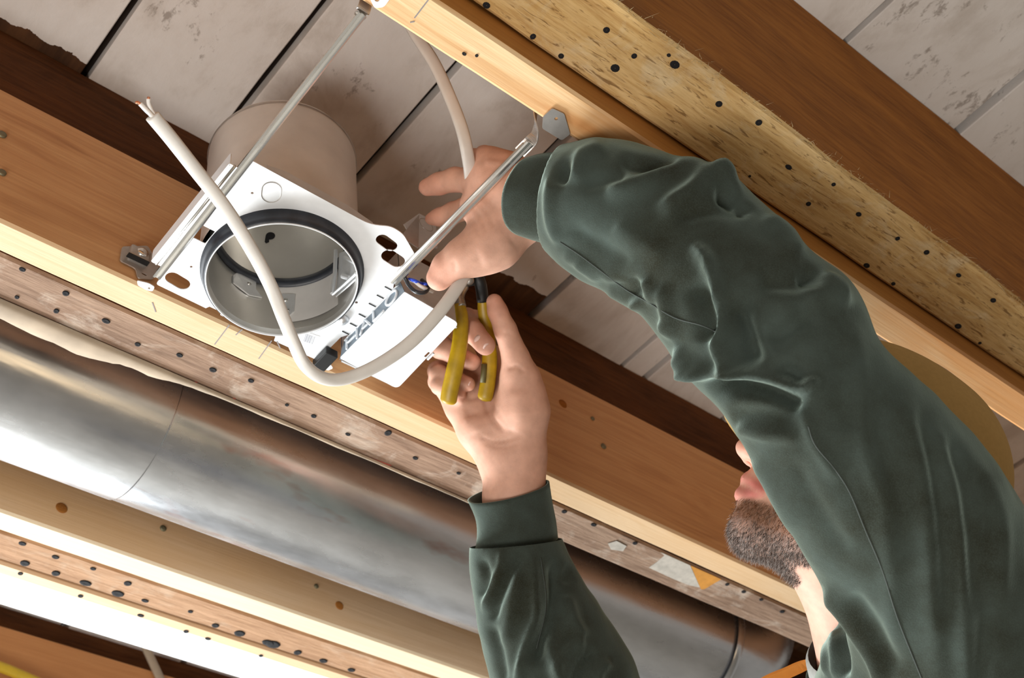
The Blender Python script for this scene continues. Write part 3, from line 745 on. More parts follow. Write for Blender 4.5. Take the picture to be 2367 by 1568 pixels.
# bar-code label near the plate's far corner
lp = [on_z(x, y, ZP) for x, y in [(702, 765), (740, 778), (722, 812), (690, 797)]]
MB().sheet([(p[0], p[1]) for p in lp], [], (0, 0, ZP - .0004), (1, 0, 0), (0, 1, 0), .0003).build('barcode_label', M['paper_white'], fx)
lo = [x for x in fx.children if x.name.startswith('barcode_label')][0]
A_, B_, C_ = lp[0], lp[1], lp[3]
mb = MB()
for i in range(9):
    u0 = .08 + i * .065; u1 = u0 + random.choice((.022, .034, .045))
    q = [A_ + (B_ - A_) * a + (C_ - A_) * b for a, b in ((u0 + .1, .12), (u1 + .1, .12), (u1 + .1, .66), (u0 + .1, .66))]
    q = [p - np.array([0, 0, .0006]) for p in q]
    mb.add(q + [p + np.array([0, 0, .0004]) for p in q], [(0, 1, 2, 3), (7, 6, 5, 4), (0, 4, 5, 1), (1, 5, 6, 2), (2, 6, 7, 3), (3, 7, 4, 0)])
o = mb.build('barcode', M['barcode'], lo); o['kind'] = 'stuff'

# ------------------------------------------------------------------ cables
cab = tag(empty('house_cable', at(345, 250, 1.1)), 'white flat cable looping from the joist through the hand to a stripped end', 'cable')
path = [(905, -30, 1.32), (955, 70, 1.31), (1003, 145, 1.30), (1040, 225, 1.29), (1068, 300, 1.285), (1083, 370, 1.29), (1090, 430, 1.31), (1100, 500, 1.325), (1100, 560, 1.325), (1080, 622, 1.30), (1052, 672, 1.285), (1010, 728, 1.275), (945, 795, 1.27), (870, 846, 1.265), (800, 875, 1.26), (748, 875, 1.25), (706, 845, 1.235), (680, 795, 1.215), (655, 735, 1.20), (625, 660, 1.19), (580, 575, 1.17), (520, 480, 1.15), (450, 390, 1.13), (395, 320, 1.11), (352, 268, 1.095)]
C3 = catmull([at(*p) for p in path], 10)
vd = C3 / np.linalg.norm(C3, axis=1)[:, None]
# the flat side turns: edge-on in the bottom of the loop
tw = np.interp(np.linspace(0, 1, len(C3)), [0, .35, .5, .62, .7, 1], [.5, .2, .1, .5, .45, .35])
Tn = np.gradient(C3, axis=0); Tn /= np.linalg.norm(Tn, axis=1)[:, None]
sd = np.cross(Tn, vd)
upv = [math.cos(a) * -vd[i] + math.sin(a) * sd[i] for i, a in enumerate(tw)]
a_, b_ = .0066, .0036
MB().sweep(C3, [(a_ * math.copysign(abs(math.cos(t_)) ** .75, math.cos(t_)), b_ * math.copysign(abs(math.sin(t_)) ** .9, math.sin(t_))) for t_ in np.linspace(0, 2 * math.pi, 17)[:-1]], np.array(upv)).build('sheath', M['cable'], cab, True)
wire([(356, 274, 1.096), (346, 262, 1.094), (334, 250, 1.092), (324, 240, 1.09)], .0021, M['wire_white'], 'conductor', cab)
wire([(360, 270, 1.098), (350, 255, 1.096), (344, 240, 1.094), (343, 228, 1.092)], .0019, M['wire_white'], 'conductor', cab)
wire([(362, 280, 1.1), (350, 266, 1.098), (340, 258, 1.096), (330, 248, 1.094)], .0020, M['wire_black'], 'conductor', cab)
wire([(325, 241, 1.09), (318, 236, 1.09), (314, 238, 1.089)], .0011, M['copper'], 'copper_end', cab)
wire([(343, 229, 1.092), (344, 224, 1.092)], .0012, M['copper'], 'copper_end', cab)
pts = [on_y(x, y, 1.857) for x, y in [(318, 1395), (325, 1440), (335, 1490), (352, 1530), (385, 1600)]]
ca = MB().tube(catmull(pts, 8), .0085, 12, sy=.6, up=(0, -1, 0)).build('loose_cable', M['cable_grey'], None, True)
tag(ca, 'short grey cable crossing the dark joist near the bottom left', 'cable')
pts = [on_y(x, y, 1.857) for x, y in [(575, 1500), (582, 1545), (600, 1620)]]
ca = MB().tube(catmull(pts, 8), .011, 12, sy=.6, up=(0, -1, 0)).build('loose_cable', M['cable_grey'], None, True)
tag(ca, 'grey cable at the bottom edge, right of the other grey cable', 'cable')
pts = [on_y(x, y, 1.85) for x, y in [(-60, 1522), (10, 1546), (60, 1567), (140, 1602)]]
ca = MB().tube(catmull(pts, 8), .0085, 12).build('loose_cable', M['cable_yellow'], None, True)
tag(ca, 'yellow cable in the bottom left corner against the orange pine', 'cable')

# ------------------------------------------------------------------ the person: blended-volume modelling
class Prim:
    """tapered capsule or ellipsoid; d(points) -> signed distance"""
    def __init__(s, a, b=None, ra=.01, rb=None, R=None, rad=None, tag=None):
        s.tag = tag; s.a = np.array(a, float)
        if rad is not None:
            s.kind = 'e'; s.R = np.eye(3) if R is None else np.array(R); s.rad = np.array(rad, float); s.c = s.a; s.br = s.rad.max()
        else:
            s.kind = 'c'; s.b = np.array(b, float); s.ra, s.rb = ra, ra if rb is None else rb
            s.c = (s.a + s.b) / 2; s.br = np.linalg.norm(s.a - s.b) / 2 + max(s.ra, s.rb)
    def d(s, P):
        if s.kind == 'c':
            ab = s.b - s.a; t_ = np.clip(((P - s.a) @ ab) / max(ab @ ab, 1e-12), 0, 1)
            return np.linalg.norm(P - s.a - t_[:, None] * ab, axis=1) - (s.ra + (s.rb - s.ra) * t_)
        q = (P - s.a) @ s.R.T
        k0 = np.linalg.norm(q / s.rad, axis=1); k1 = np.linalg.norm(q / s.rad ** 2, axis=1)
        return k0 * (k0 - 1) / np.maximum(k1, 1e-9)
def smin(a, b, k):
    h = np.maximum(k - np.abs(a - b), 0) / k
    return np.minimum(a, b) - h * h * k * .25
class Sm:                                    # smooth union of children
    def __init__(s, k, ch): s.k, s.ch = k, ch
    def ball(s):
        L = list(leaves(s)); c = np.mean([l.c for l in L], 0)
        return c, max(np.linalg.norm(l.c - c) + l.br for l in L)
    def ev(s, P, c0, r0, far):
        out = None
        for h in s.ch:
            if isinstance(h, Prim):
                v = h.d(P) if np.linalg.norm(h.c - c0) - h.br - r0 < far else None
            else:
                c, r = h.ball()
                v = h.ev(P, c0, r0, far) if np.linalg.norm(c - c0) - r - r0 < far else None
            if v is None: continue
            out = v if out is None else smin(out, v, s.k)
        return out
class Hub:                                   # each branch blends with the hub, hardly with one another
    def __init__(s, hub, kb, branches, kk=.0015): s.hub, s.kb, s.br_, s.kk = hub, kb, branches, kk; s.ch = [hub] + branches
    ball = Sm.ball
    def ev(s, P, c0, r0, far):
        h = s.hub.ev(P, c0, r0, far)
        out = h
        for b in s.br_:
            c, r = b.ball()
            if np.linalg.norm(c - c0) - r - r0 >= far: continue
            v = b.ev(P, c0, r0, far)
            if v is None: continue
            if h is not None: v = smin(h, v, s.kb)
            out = v if out is None else np.minimum(out, v)
        return out
class Cut:                                   # smooth subtraction
    def __init__(s, a, cuts, k): s.a, s.cuts, s.k = a, cuts, k; s.ch = [a]
    ball = Sm.ball
    def ev(s, P, c0, r0, far):
        v = s.a.ev(P, c0, r0, far)
        if v is None: return None
        for q in s.cuts:
            if np.linalg.norm(q.c - c0) - q.br - r0 < far: v = -smin(-v, q.d(P), s.k)
        return v
def leaves(n):
    if isinstance(n, Prim): yield n
    else:
        for h in n.ch: yield from leaves(h)

def polygonise(tree, h, nb=24):
    """surface nets on sparse blocks"""
    L = list(leaves(tree))
    lo = np.min([l.c - l.br for l in L], 0) - 4 * h; hi = np.max([l.c + l.br for l in L], 0) + 4 * h
    nbk = np.ceil((hi - lo) / (h * nb)).astype(int)
    gi = np.stack(np.meshgrid(*[np.arange(nb + 1)] * 3, indexing='ij'), -1).reshape(-1, 3)
    half = h * nb * math.sqrt(3) / 2
    G = nbk * nb + 2
    key = lambda c: (c[..., 0].astype(np.int64) * G[1] + c[..., 1]) * G[2] + c[..., 2]
    VK, VP, QK = [], [], []
    edges = [(np.array(a), np.array(b)) for a in np.ndindex(2, 2, 2) for b in np.ndindex(2, 2, 2) if sum(b) - sum(a) == 1 and all(y >= x for x, y in zip(a, b))]
    n1 = nb + 1
    for bx in np.ndindex(*nbk):
        o = lo + np.array(bx) * nb * h; c0 = o + nb * h / 2
        if min(np.linalg.norm(l.c - c0) - l.br for l in L) > half + .02: continue
        v = tree.ev(c0[None], c0, 0, 9.0)
        if v is None or abs(v[0]) > half * 1.6 + .03: continue
        D = tree.ev(o + gi * h, c0, half, .09)
        if D is None: continue
        D = D.reshape(n1, n1, n1); S = D < 0
        if S.all() or not S.any(): continue
        cs = np.zeros((nb, nb, nb), int); acc = np.zeros((nb, nb, nb, 3)); cnt = np.zeros((nb, nb, nb))
        for a, b in edges:
            sa = D[a[0]:a[0] + nb, a[1]:a[1] + nb, a[2]:a[2] + nb]; sb = D[b[0]:b[0] + nb, b[1]:b[1] + nb, b[2]:b[2] + nb]
            x = (sa < 0) != (sb < 0)
            t_ = np.where(x, sa / np.where(x, sa - sb, 1), 0)
            acc += np.where(x[..., None], a + (b - a) * t_[..., None], 0); cnt += x
        I = np.argwhere(cnt > 0)
        VK.append(key(I + np.array(bx) * nb)); VP.append(o + (I + acc[tuple(I.T)] / cnt[tuple(I.T)][:, None]) * h)
        for ax in range(3):
            u, w = (ax + 1) % 3, (ax + 2) % 3
            sl = [slice(0, nb)] * 3; sl2 = list(sl); sl2[ax] = slice(1, n1)
            A, B = S[tuple(sl)], S[tuple(sl2)]
            E_ = np.argwhere(A != B)
            if not len(E_): continue
            fl_ = A[tuple(E_.T)]
            g = E_ + np.array(bx) * nb; eu = np.eye(3, dtype=int)[u]; ew = np.eye(3, dtype=int)[w]
            ok = (g[:, u] > 0) & (g[:, w] > 0); g, fl_ = g[ok], fl_[ok]
            q = np.stack([key(g - eu - ew), key(g - ew), key(g), key(g - eu)], 1)
            q[~fl_] = q[~fl_][:, ::-1]; QK.append(q)
    VK = np.concatenate(VK); VP = np.concatenate(VP); QK = np.concatenate(QK)
    od = np.argsort(VK); VK, VP = VK[od], VP[od]
    ix = np.searchsorted(VK, QK); ix = np.minimum(ix, len(VK) - 1)
    good = (VK[ix] == QK).all(1)
    return VP, ix[good]
def relax(V, F, it=2, lam=.5):
    for _ in range(it):
        s_ = np.zeros_like(V); c = np.zeros(len(V))
        for a, b in ((0, 1), (1, 2), (2, 3), (3, 0)):
            np.add.at(s_, F[:, a], V[F[:, b]]); np.add.at(c, F[:, a], 1)
            np.add.at(s_, F[:, b], V[F[:, a]]); np.add.at(c, F[:, b], 1)
        V = V + lam * (s_ / np.maximum(c, 1)[:, None] - V)
    return V
def normals(V, F):
    n = np.cross(V[F[:, 2]] - V[F[:, 0]], V[F[:, 3]] - V[F[:, 1]]); N = np.zeros_like(V)
    for k in range(4): np.add.at(N, F[:, k], n)
    return N / np.maximum(np.linalg.norm(N, axis=1), 1e-12)[:, None]
def make_mesh(name, V, F, mat, parent, color=None):
    org = world_origin(parent)
    me = bpy.data.meshes.new(name)
    me.vertices.add(len(V)); me.vertices.foreach_set('co', (V - org).astype(np.float32).ravel())
    me.loops.add(F.size); me.loops.foreach_set('vertex_index', F.astype(np.int32).ravel())
    me.polygons.add(len(F)); me.polygons.foreach_set('loop_start', np.arange(0, F.size, 4, dtype=np.int32))
    me.update(calc_edges=True); me.shade_smooth(); me.materials.append(mat)
    if color is not None:
        ca_ = me.color_attributes.new('Col', 'FLOAT_COLOR', 'POINT')
        ca_.data.foreach_set('color', np.c_[color, np.ones(len(V))].astype(np.float32).ravel())
    o = bpy.data.objects.new(name, me); COL.objects.link(o); o.parent = parent
    return o
def chain(pts, k=.004, tag=None):
    """pts: (px,py,depth,radius) -> smooth chain of tapered capsules"""
    Q = [(at(*p[:3]), p[3]) for p in pts]
    return Sm(k, [Prim(Q[i][0], Q[i + 1][0], Q[i][1], Q[i + 1][1], tag=tag) for i in range(len(Q) - 1)])

def stroke_on(pixA, faceA, dispA, pts, w, amp, n=8, end=.18):
    """fold along a line: raised (+) or pressed in (-) by amp metres, w pixels wide"""
    C = catmull([(x, y) for x, y in pts], n)
    near = (pixA[:, 0] > C[:, 0].min() - 4 * w) & (pixA[:, 0] < C[:, 0].max() + 4 * w) & (pixA[:, 1] > C[:, 1].min() - 4 * w) & (pixA[:, 1] < C[:, 1].max() + 4 * w) & (faceA > 0)
    I = np.where(near)[0]; Pn = pixA[I]; dd = np.full(len(I), 1e9); pp_ = np.zeros(len(I))
    for k in range(len(C) - 1):
        a, ab = C[k], C[k + 1] - C[k]
        t_ = np.clip(((Pn - a) @ ab) / max(ab @ ab, 1e-9), 0, 1)
        e = ((Pn - a - t_[:, None] * ab) ** 2).sum(1); m = e < dd
        dd[m] = e[m]; pp_[m] = (k + t_[m]) / (len(C) - 1)
    tp = np.clip(np.minimum(pp_, 1 - pp_) / end, 0, 1) if end > 0 else 1
    dispA[I] += amp * np.exp(-dd / (w * w)) * (tp * (2 - tp)) * faceA[I]
# ---- head frame: pitched back, profile to the camera
HD = 1.24
c30, s30 = math.cos(math.radians(27)), math.sin(math.radians(27))
fw_c = np.array([-c30, -s30, .06]); up_c = np.array([s30, -c30, .22])
Fh = RC.T @ (fw_c / np.linalg.norm(fw_c)); Uh = RC.T @ up_c; Uh -= Fh * (Uh @ Fh); Uh /= np.linalg.norm(Uh)
Lh = np.cross(Uh, Fh)
RH_ = np.stack([Fh, Lh, Uh])                       # rows: forward, left (towards the camera), up
nose_tip = at(1700, 1032, HD)
def hl(x, y, z): return nose_tip + (np.array([x, y, z]) - np.array([.121, 0, -.036])) @ RH_
def E(x, y, z, rx, ry, rz, tag=None, pitch=0.0):
    c_, s_ = math.cos(pitch), math.sin(pitch)
    return Prim(hl(x, y, z), R=np.array([[c_, 0, s_], [0, 1, 0], [-s_, 0, c_]]) @ RH_, rad=(rx, ry, rz), tag=tag)
def Cc(p, q, ra, rb, tag=None): return Prim(hl(*p), hl(*q), ra, rb, tag=tag)
skull = Sm(.02, [E(-.012, 0, .035, .096, .074, .090), E(.040, 0, -.030, .052, .058, .072), E(.030, 0, -.075, .050, .050, .036),
                 Cc((.067, 0, -.102), (.062, 0, -.098), .020, .023, 'chin'), Cc((.02, .040, -.085), (.072, .012, -.100), .018, .017), Cc((.02, -.040, -.085), (.072, -.012, -.100), .018, .017),
                 Cc((-.02, .050, -.045), (.03, .040, -.085), .018, .018), Cc((-.02, -.050, -.045), (.03, -.040, -.085), .018, .018)])
features = Sm(.009, [skull,
    Cc((.082, .030, .017), (.088, .008, .014), .009, .008), Cc((.082, -.030, .017), (.088, -.008, .014), .009, .008),
    Cc((.086, 0, .006), (.104, 0, -.026), .0085, .0095), Prim(hl(.109, 0, -.033), rad=(.0125, .0115, .0105), R=RH_, tag='nose'),
    Prim(hl(.099, .012, -.037), rad=(.011, .0072, .0085), R=RH_, tag='nose'), Prim(hl(.099, -.012, -.037), rad=(.011, .0072, .0085), R=RH_, tag='nose'),
    E(.062, .038, -.026, .022, .020, .018), E(.062, -.038, -.026, .022, .020, .018),
    Cc((.086, 0, -.050), (.088, 0, -.058), .012, .013), Cc((.084, 0, -.080), (.076, 0, -.098), .012, .016)])
mouth = Sm(.004, [features,
    Cc((.0955, 0, -.0600), (.082, .021, -.0665), .0075, .0045, 'lip'), Cc((.0955, 0, -.0600), (.082, -.021, -.0665), .0075, .0045, 'lip'),
    Cc((.0945, 0, -.0745), (.080, .021, -.0700), .0080, .0045, 'lip'), Cc((.0945, 0, -.0745), (.080, -.021, -.0700), .0080, .0045, 'lip')])
ears = [Sm(.005, [E(-.018, sgn * .074, -.006, .016, .006, .028, None, -.2), E(-.014, sgn * .076, -.026, .009, .005, .010)]) for sgn in (1, -1)]
face = Cut(Sm(.006, [mouth] + ears), [Cc((.101, .0075, -.0445), (.095, .008, -.036), .0038, .0030), Cc((.101, -.0075, -.0445), (.095, -.008, -.036), .0038, .0030),
    Cc((.1055, -.014, -.0672), (.1055, .014, -.0672), .0022, .0022), E(.084, .031, -.002, .013, .014, .009), E(.084, -.031, -.002, .013, .014, .009)], .004)
nk0 = hl(-.022, 0, -.075); nk1 = at(2052, 1490, 1.235); nk2 = at(2120, 1620, 1.25)
neck = Sm(.03, [Prim(nk0, nk1, .055, .060), Prim(nk1, nk2, .060, .085), Prim(hl(.018, 0, -.098), at(1972, 1420, 1.235), .022, .024)])

# ---- left hand (upper, holding the cable) and right hand (lower, holding the pliers)
palmL = Sm(.012, [chain(p, .012) for p in (
    [(1290, 450, 1.258, .029), (1215, 440, 1.282, .027), (1150, 405, 1.300, .022), (1118, 378, 1.305, .0135)],
    [(1290, 470, 1.258, .027), (1210, 470, 1.283, .029), (1140, 440, 1.298, .022), (1105, 420, 1.31, .0135)],
    [(1215, 480, 1.285, .028), (1150, 500, 1.293, .024), (1105, 480, 1.30, .018)],
    [(1195, 512, 1.292, .026), (1140, 560, 1.284, .027), (1095, 588, 1.280, .0215)],
    [(1175, 395, 1.30, .018), (1120, 368, 1.312, .0115)])])
fingersL = [chain(p, .005) for p in (
    [(1112, 425, 1.312, .0135), (1052, 415, 1.335, .0122), (1015, 425, 1.345, .0112), (988, 433, 1.352, .0095)],
    [(1100, 475, 1.312, .0135), (1048, 492, 1.352, .0110), (1016, 502, 1.362, .0092), (996, 506, 1.366, .0068)],
    [(1120, 388, 1.315, .0125), (1098, 372, 1.335, .0120), (1108, 385, 1.368, .0110), (1120, 420, 1.385, .0095)],
    [(1140, 375, 1.315, .0115), (1120, 362, 1.345, .0110), (1130, 372, 1.375, .0100), (1142, 400, 1.390, .0085)],
    [(1110, 580, 1.280, .0205), (1062, 598, 1.280, .0165), (1034, 617, 1.285, .0150), (1015, 643, 1.288, .0130)])]
handL = Hub(palmL, .012, fingersL)
palmR = Sm(.014, [chain(p, .014) for p in (
    [(1190, 1260, 1.42, .031), (1184, 1150, 1.425, .0295), (1182, 1060, 1.435, .0285), (1150, 980, 1.452, .026), (1110, 920, 1.462, .019), (1085, 890, 1.468, .0125)],
    [(1198, 1150, 1.425, .0290), (1196, 1060, 1.435, .0285), (1188, 980, 1.448, .028), (1165, 910, 1.460, .019), (1150, 870, 1.468, .0130)],
    [(1160, 1060, 1.437, .0260), (1110, 990, 1.445, .024), (1068, 935, 1.455, .0185), (1045, 905, 1.460, .0120)],
    [(1205, 1020, 1.432, .0240), (1208, 950, 1.427, .0275), (1203, 880, 1.427, .0215)])])
fingersR = [chain(p, .004) for p in (
    [(1150, 868, 1.468, .0125), (1095, 742, 1.478, .0122), (1078, 738, 1.452, .0125), (1094, 768, 1.416, .0122), (1122, 799, 1.398, .0110)],
    [(1118, 875, 1.470, .0125), (1022, 800, 1.478, .0115), (1018, 804, 1.450, .0122), (1062, 826, 1.434, .0112), (1092, 838, 1.428, .0096)],
    [(1085, 893, 1.468, .0120), (1012, 858, 1.468, .0115), (1016, 868, 1.447, .0112), (1058, 882, 1.432, .0098), (1082, 888, 1.426, .0084)],
    [(1050, 915, 1.462, .0115), (1012, 882, 1.458, .0108), (1018, 892, 1.440, .0105), (1045, 905, 1.430, .0090), (1060, 912, 1.426, .0078)],
    [(1206, 900, 1.427, .0215), (1192, 828, 1.420, .0150), (1168, 762, 1.416, .0122), (1150, 720, 1.414, .0108), (1143, 698, 1.414, .0092)])]
handR = Hub(palmR, .012, fingersR)
armL = Sm(.02, [chain([(1290, 460, 1.258, .029), (1500, 540, 1.20, .038), (1720, 700, 1.12, .043), (1830, 780, 1.085, .044)], .02),
                chain([(1830, 780, 1.085, .044), (1980, 1060, 1.075, .050), (2130, 1270, 1.08, .056), (2180, 1390, 1.10, .062)], .02)])
armR = Sm(.02, [chain([(1190, 1240, 1.42, .031), (1230, 1400, 1.41, .038), (1320, 1640, 1.385, .044), (1390, 1770, 1.375, .044)], .02),
                chain([(1390, 1770, 1.375, .044), (1640, 1760, 1.385, .050), (1880, 1740, 1.40, .060)], .02)])
torso = Sm(.05, [chain([(2120, 1600, 1.25, .075), (2190, 1740, 1.25, .11), (2300, 2250, 1.16, .125), (2380, 2640, 1.10, .12)], .05),
                 chain([(2180, 1400, 1.10, .060), (2140, 1640, 1.25, .075), (1900, 1740, 1.40, .062)], .05)])
body_tree = Sm(.018, [face, neck, torso, armL, armR, handL, handR])
foot_xy = at(2400, 2700, 1.10)
person = empty('person', (foot_xy[0], foot_xy[1], -CZ))
tag(person, 'man in dark green shirt and tan cap reaching up to the light with both hands', 'person')
V, F = polygonise(body_tree, .0024)
V = relax(V, F, 2, .5)
Nn = normals(V, F); pxv, dpv = project(V); vw_ = -V / np.linalg.norm(V, axis=1)[:, None]
fcv = np.clip((Nn * vw_).sum(1) * 2, 0, 1) * ((dpv > 1.22) & (pxv[:, 0] < 1300)); dv = np.zeros(len(V))
for pts_, w_, a_ in (([(1108, 1010), (1150, 1022), (1215, 1006)], 4, -.0012), ([(1112, 1022), (1160, 1034), (1210, 1022)], 4, -.0009),
                     ([(1140, 880), (1122, 920), (1132, 960), (1168, 1000)], 6, -.0024), ([(1060, 925), (1095, 920), (1135, 905)], 5, -.0016), ([(1075, 960), (1110, 950), (1140, 930)], 16, -.0030),
                     ([(1172, 852), (1195, 848), (1212, 862)], 5, -.0014), ([(1150, 762), (1165, 770), (1182, 768)], 4, -.0009), ([(1200, 900), (1205, 960), (1190, 1000)], 20, .0022), ([(1085, 960), (1105, 1000)], 18, .0018),
                     ([(1092, 478), (1110, 500), (1128, 540)], 5, -.0006), ([(1104, 470), (1126, 492), (1146, 528)], 4, -.0005), ([(1086, 500), (1100, 520), (1110, 550)], 4, -.0005),
                     ([(1110, 600), (1150, 585), (1185, 560)], 18, .0020), ([(1100, 440), (1140, 470), (1170, 520)], 12, -.0012), ([(1045, 602), (1052, 615), (1050, 630)], 4, -.0009), ([(1120, 372), (1160, 380), (1210, 378)], 8, .0014)):
    stroke_on(pxv, fcv, dv, pts_, w_, a_)
V = V + Nn * dv[:, None]
def wt(tagname, fall):
    w = np.zeros(len(V))
    for l in leaves(body_tree):
        if l.tag == tagname: w = np.maximum(w, np.clip(1 - l.d(V) / fall, 0, 1))
    return w[:, None]
skin = np.tile(np.array([.66, .39, .285]), (len(V), 1))
skin = skin + wt('lip', .0025) * (np.array([.60, .20, .165]) - skin)
skin = skin + wt('nose', .006) * .45 * (np.array([.66, .29, .21]) - skin)
def near_chain(pts, fall):
    return np.clip(1 - np.min([p.d(V) for p in leaves(chain(pts))], 0) / fall, 0, 1)[:, None]
for ch_ in fingersL + fingersR:                   # redder finger tips
    tip = list(leaves(ch_))[-1]
    skin = skin + .40 * np.clip(1 - tip.d(V) / .006, 0, 1)[:, None] * (np.array([.60, .27, .19]) - skin)
beard_zone = Sm(.012, [Cc((.068, 0, -.105), (.062, 0, -.101), .0215, .0240), Cc((.0840, 0, -.0885), (.0755, 0, -.1015), .0125, .0185),
                    Cc((.078, .018, -.086), (.020, .048, -.074), .0130, .0190), Cc((.078, -.018, -.086), (.020, -.048, -.074), .0130, .0190), Cc((.02, .042, -.088), (.064, .013, -.101), .0195, .0190), Cc((.02, -.042, -.088), (.064, -.013, -.101), .0195, .0190),
                    Cc((-.018, .0535, -.045), (.025, .043, -.085), .0165, .0190), Cc((-.018, -.0535, -.045), (.025, -.043, -.085), .0165, .0190), Cc((.020, 0, -.106), (.060, 0, -.107), .019, .020)])
bl_ = (V - nose_tip) @ RH_.T + np.array([.121, 0, -.036])
bz = np.zeros((len(V), 1)); hm = np.where(np.linalg.norm(V - nose_tip, axis=1) < .16)[0]
bz[hm, 0] = np.clip(1 - beard_zone.ev(V[hm], V[hm].mean(0), 1.0, 9.0) / .0055, 0, 1)
bz[:, 0] *= np.clip((-.0745 - bl_[:, 2] + np.clip(.06 - bl_[:, 0], 0, .1) * .9) / .006, 0, 1)
bn = np.clip(rng.normal(.62, .22, (len(V), 1)), 0, 1)
bc_ = np.where(bl_[:, 2:3] > -.098, np.array([.15, .075, .038]), np.array([.085, .068, .058]))
skin = skin + bz * (.45 + .55 * bn) * (bc_ - skin)
make_mesh('body', V, F, M['skin'], person, skin)
# nails on the visible tips
def nail(p, q, w, off, face_cam=True):
    A, B = at(*p), at(*q); T = (B - A); L = np.linalg.norm(T); T /= L
    nrm = -(A + B) / 2; nrm = nrm - T * (nrm @ T); nrm /= np.linalg.norm(nrm); S = np.cross(T, nrm)
    pr = [(x, -(x / w) ** 2 * w * .45) for x in np.linspace(-w, w, 9)]
    V = []; n = 7
    for i, t_ in enumerate(np.linspace(0, 1, n)):
        sc = (1 - (2 * t_ - 1) ** 4 * .45)
        for x, h in pr: V.append(A + T * L * t_ + S * x * sc + nrm * (off + h * sc))
    V2 = [v - nrm * .0012 for v in V]; k = 9
    Fq = [(i * k + j, i * k + j + 1, (i + 1) * k + j + 1, (i + 1) * k + j) for i in range(n - 1) for j in range(k - 1)]
    b = len(V); Fb = [tuple(b + i for i in reversed(f)) for f in Fq]
    rim = [j for j in range(k)] + [i * k + k - 1 for i in range(1, n)] + [(n - 1) * k + j for j in range(k - 2, -1, -1)] + [i * k for i in range(n - 2, 0, -1)]
    Fs = [(rim[i], rim[(i + 1) % len(rim)], b + rim[(i + 1) % len(rim)], b + rim[i]) for i in range(len(rim))]
    MB().add(V + V2, Fq + Fb + Fs).build('finger_nail', M['nail_skin'], person, True)
nail((1108, 786, 1.404), (1131, 808, 1.396), .0064, .0110)
nail((1076, 884, 1.429), (1092, 891, 1.425), .0044, .0082)
nail((1028, 622, 1.284), (1012, 648, 1.289), .0060, .0122)

# eyes
for sgn in (1, -1):
    MB().lathe([(.0115 * math.sin(a), -.0115 * math.cos(a)) for a in np.linspace(.02, math.pi - .02, 14)], hl(.074, sgn * .031, -.001), tuple(Fh), 20).build('eye', M['eye'], person, True)
    MB().lathe([(.0055, .0100), (.004, .0112), (.0002, .0117)], hl(.074, sgn * .031, -.001), tuple(Fh), 16).build('iris', M['iris'], person, True)
# beard: strands growing from the bearded part of the face
cand = np.where(bz[:, 0] > .25)[0]
idx = rng.choice(cand, 16000)
loc = (V - nose_tip) @ RH_.T + np.array([.121, 0, -.036]); Nb = normals(V, F)
mbs = [MB(), MB(), MB()]
for i in idx:
    p = V[i]; l = loc[i]
    dr = Nb[i] * .30 - Uh * .62 - Fh * .22 + rng.normal(0, .24, 3); dr /= np.linalg.norm(dr)
    Lg = rng.uniform(.003, .008) * (.6 + .4 * bz[i, 0]); sdv = np.cross(dr, rng.normal(0, 1, 3)); sdv *= .00016 / np.linalg.norm(sdv); s2 = np.cross(dr, sdv)
    q = p - Nb[i] * .0006; m_ = q + dr * Lg * .55; e = m_ + (dr * .8 - Uh * .4) * Lg * .5
    mb = mbs[1 if (l[2] > -.098 and rng.random() < .75) else (2 if rng.random() < .30 else 0)]
    mb.add([q - sdv, q + sdv, q + s2, m_ - sdv * .8, m_ + sdv * .8, m_ + s2 * .8, e], [(0, 1, 4, 3), (1, 2, 5, 4), (2, 0, 3, 5), (3, 4, 6), (4, 5, 6), (5, 3, 6)])
bz_root = empty('beard', hl(.06, 0, -.10) - world_origin(person)); bz_root.parent = person
for mb, mt in zip(mbs, (M['beard_strand'], M['beard_brown'], M['beard_grey'])):
    o = mb.build('beard_strands', mt, bz_root, True); o['kind'] = 'stuff'
# cap with a short peak
cap_c = at(2066, 1092, 1.245)
cap_t = Sm(.02, [Prim(cap_c, R=RH_, rad=(.110, .095, .109)), E(.02, 0, .060, .080, .074, .062)])
Vc, Fc = polygonise(cap_t, .0036); Vc = relax(Vc, Fc, 2)
lc = (Vc - nose_tip) @ RH_.T + np.array([.121, 0, -.036])
hair_cut = (lc[:, 0] > .055) & (lc[:, 2] < .012)
keep = ~hair_cut[Fc].any(1) & ~((lc[:, 2] < -.075)[Fc].any(1))
make_mesh('cap', Vc, Fc[keep], M['cap'], person)
nv = 15; V = []
for i in range(9):
    u = i / 8
    for j in range(nv):
        a = (j / (nv - 1) - .5) * 2
        xo, yo = .070 + .063 * u * (1 - .55 * a * a) + .012 * (1 - a * a), a * (.062 - .006 * u)
        V.append(hl(xo, yo, .040 - .050 * u - .012 * a * a))
b = len(V); V += [v + Uh * .002 for v in V]
Fp = [(i * nv + j, i * nv + j + 1, (i + 1) * nv + j + 1, (i + 1) * nv + j) for i in range(8) for j in range(nv - 1)]
rim = list(range(nv)) + [i * nv + nv - 1 for i in range(1, 9)] + [8 * nv + j for j in range(nv - 2, -1, -1)] + [i * nv for i in range(7, 0, -1)]
MB().add(V, Fp + [tuple(b + k for k in reversed(f)) for f in Fp] + [(rim[i], rim[(i + 1) % len(rim)], b + rim[(i + 1) % len(rim)], b + rim[i]) for i in range(len(rim))]).build('cap_peak', M['cap'], person, True)

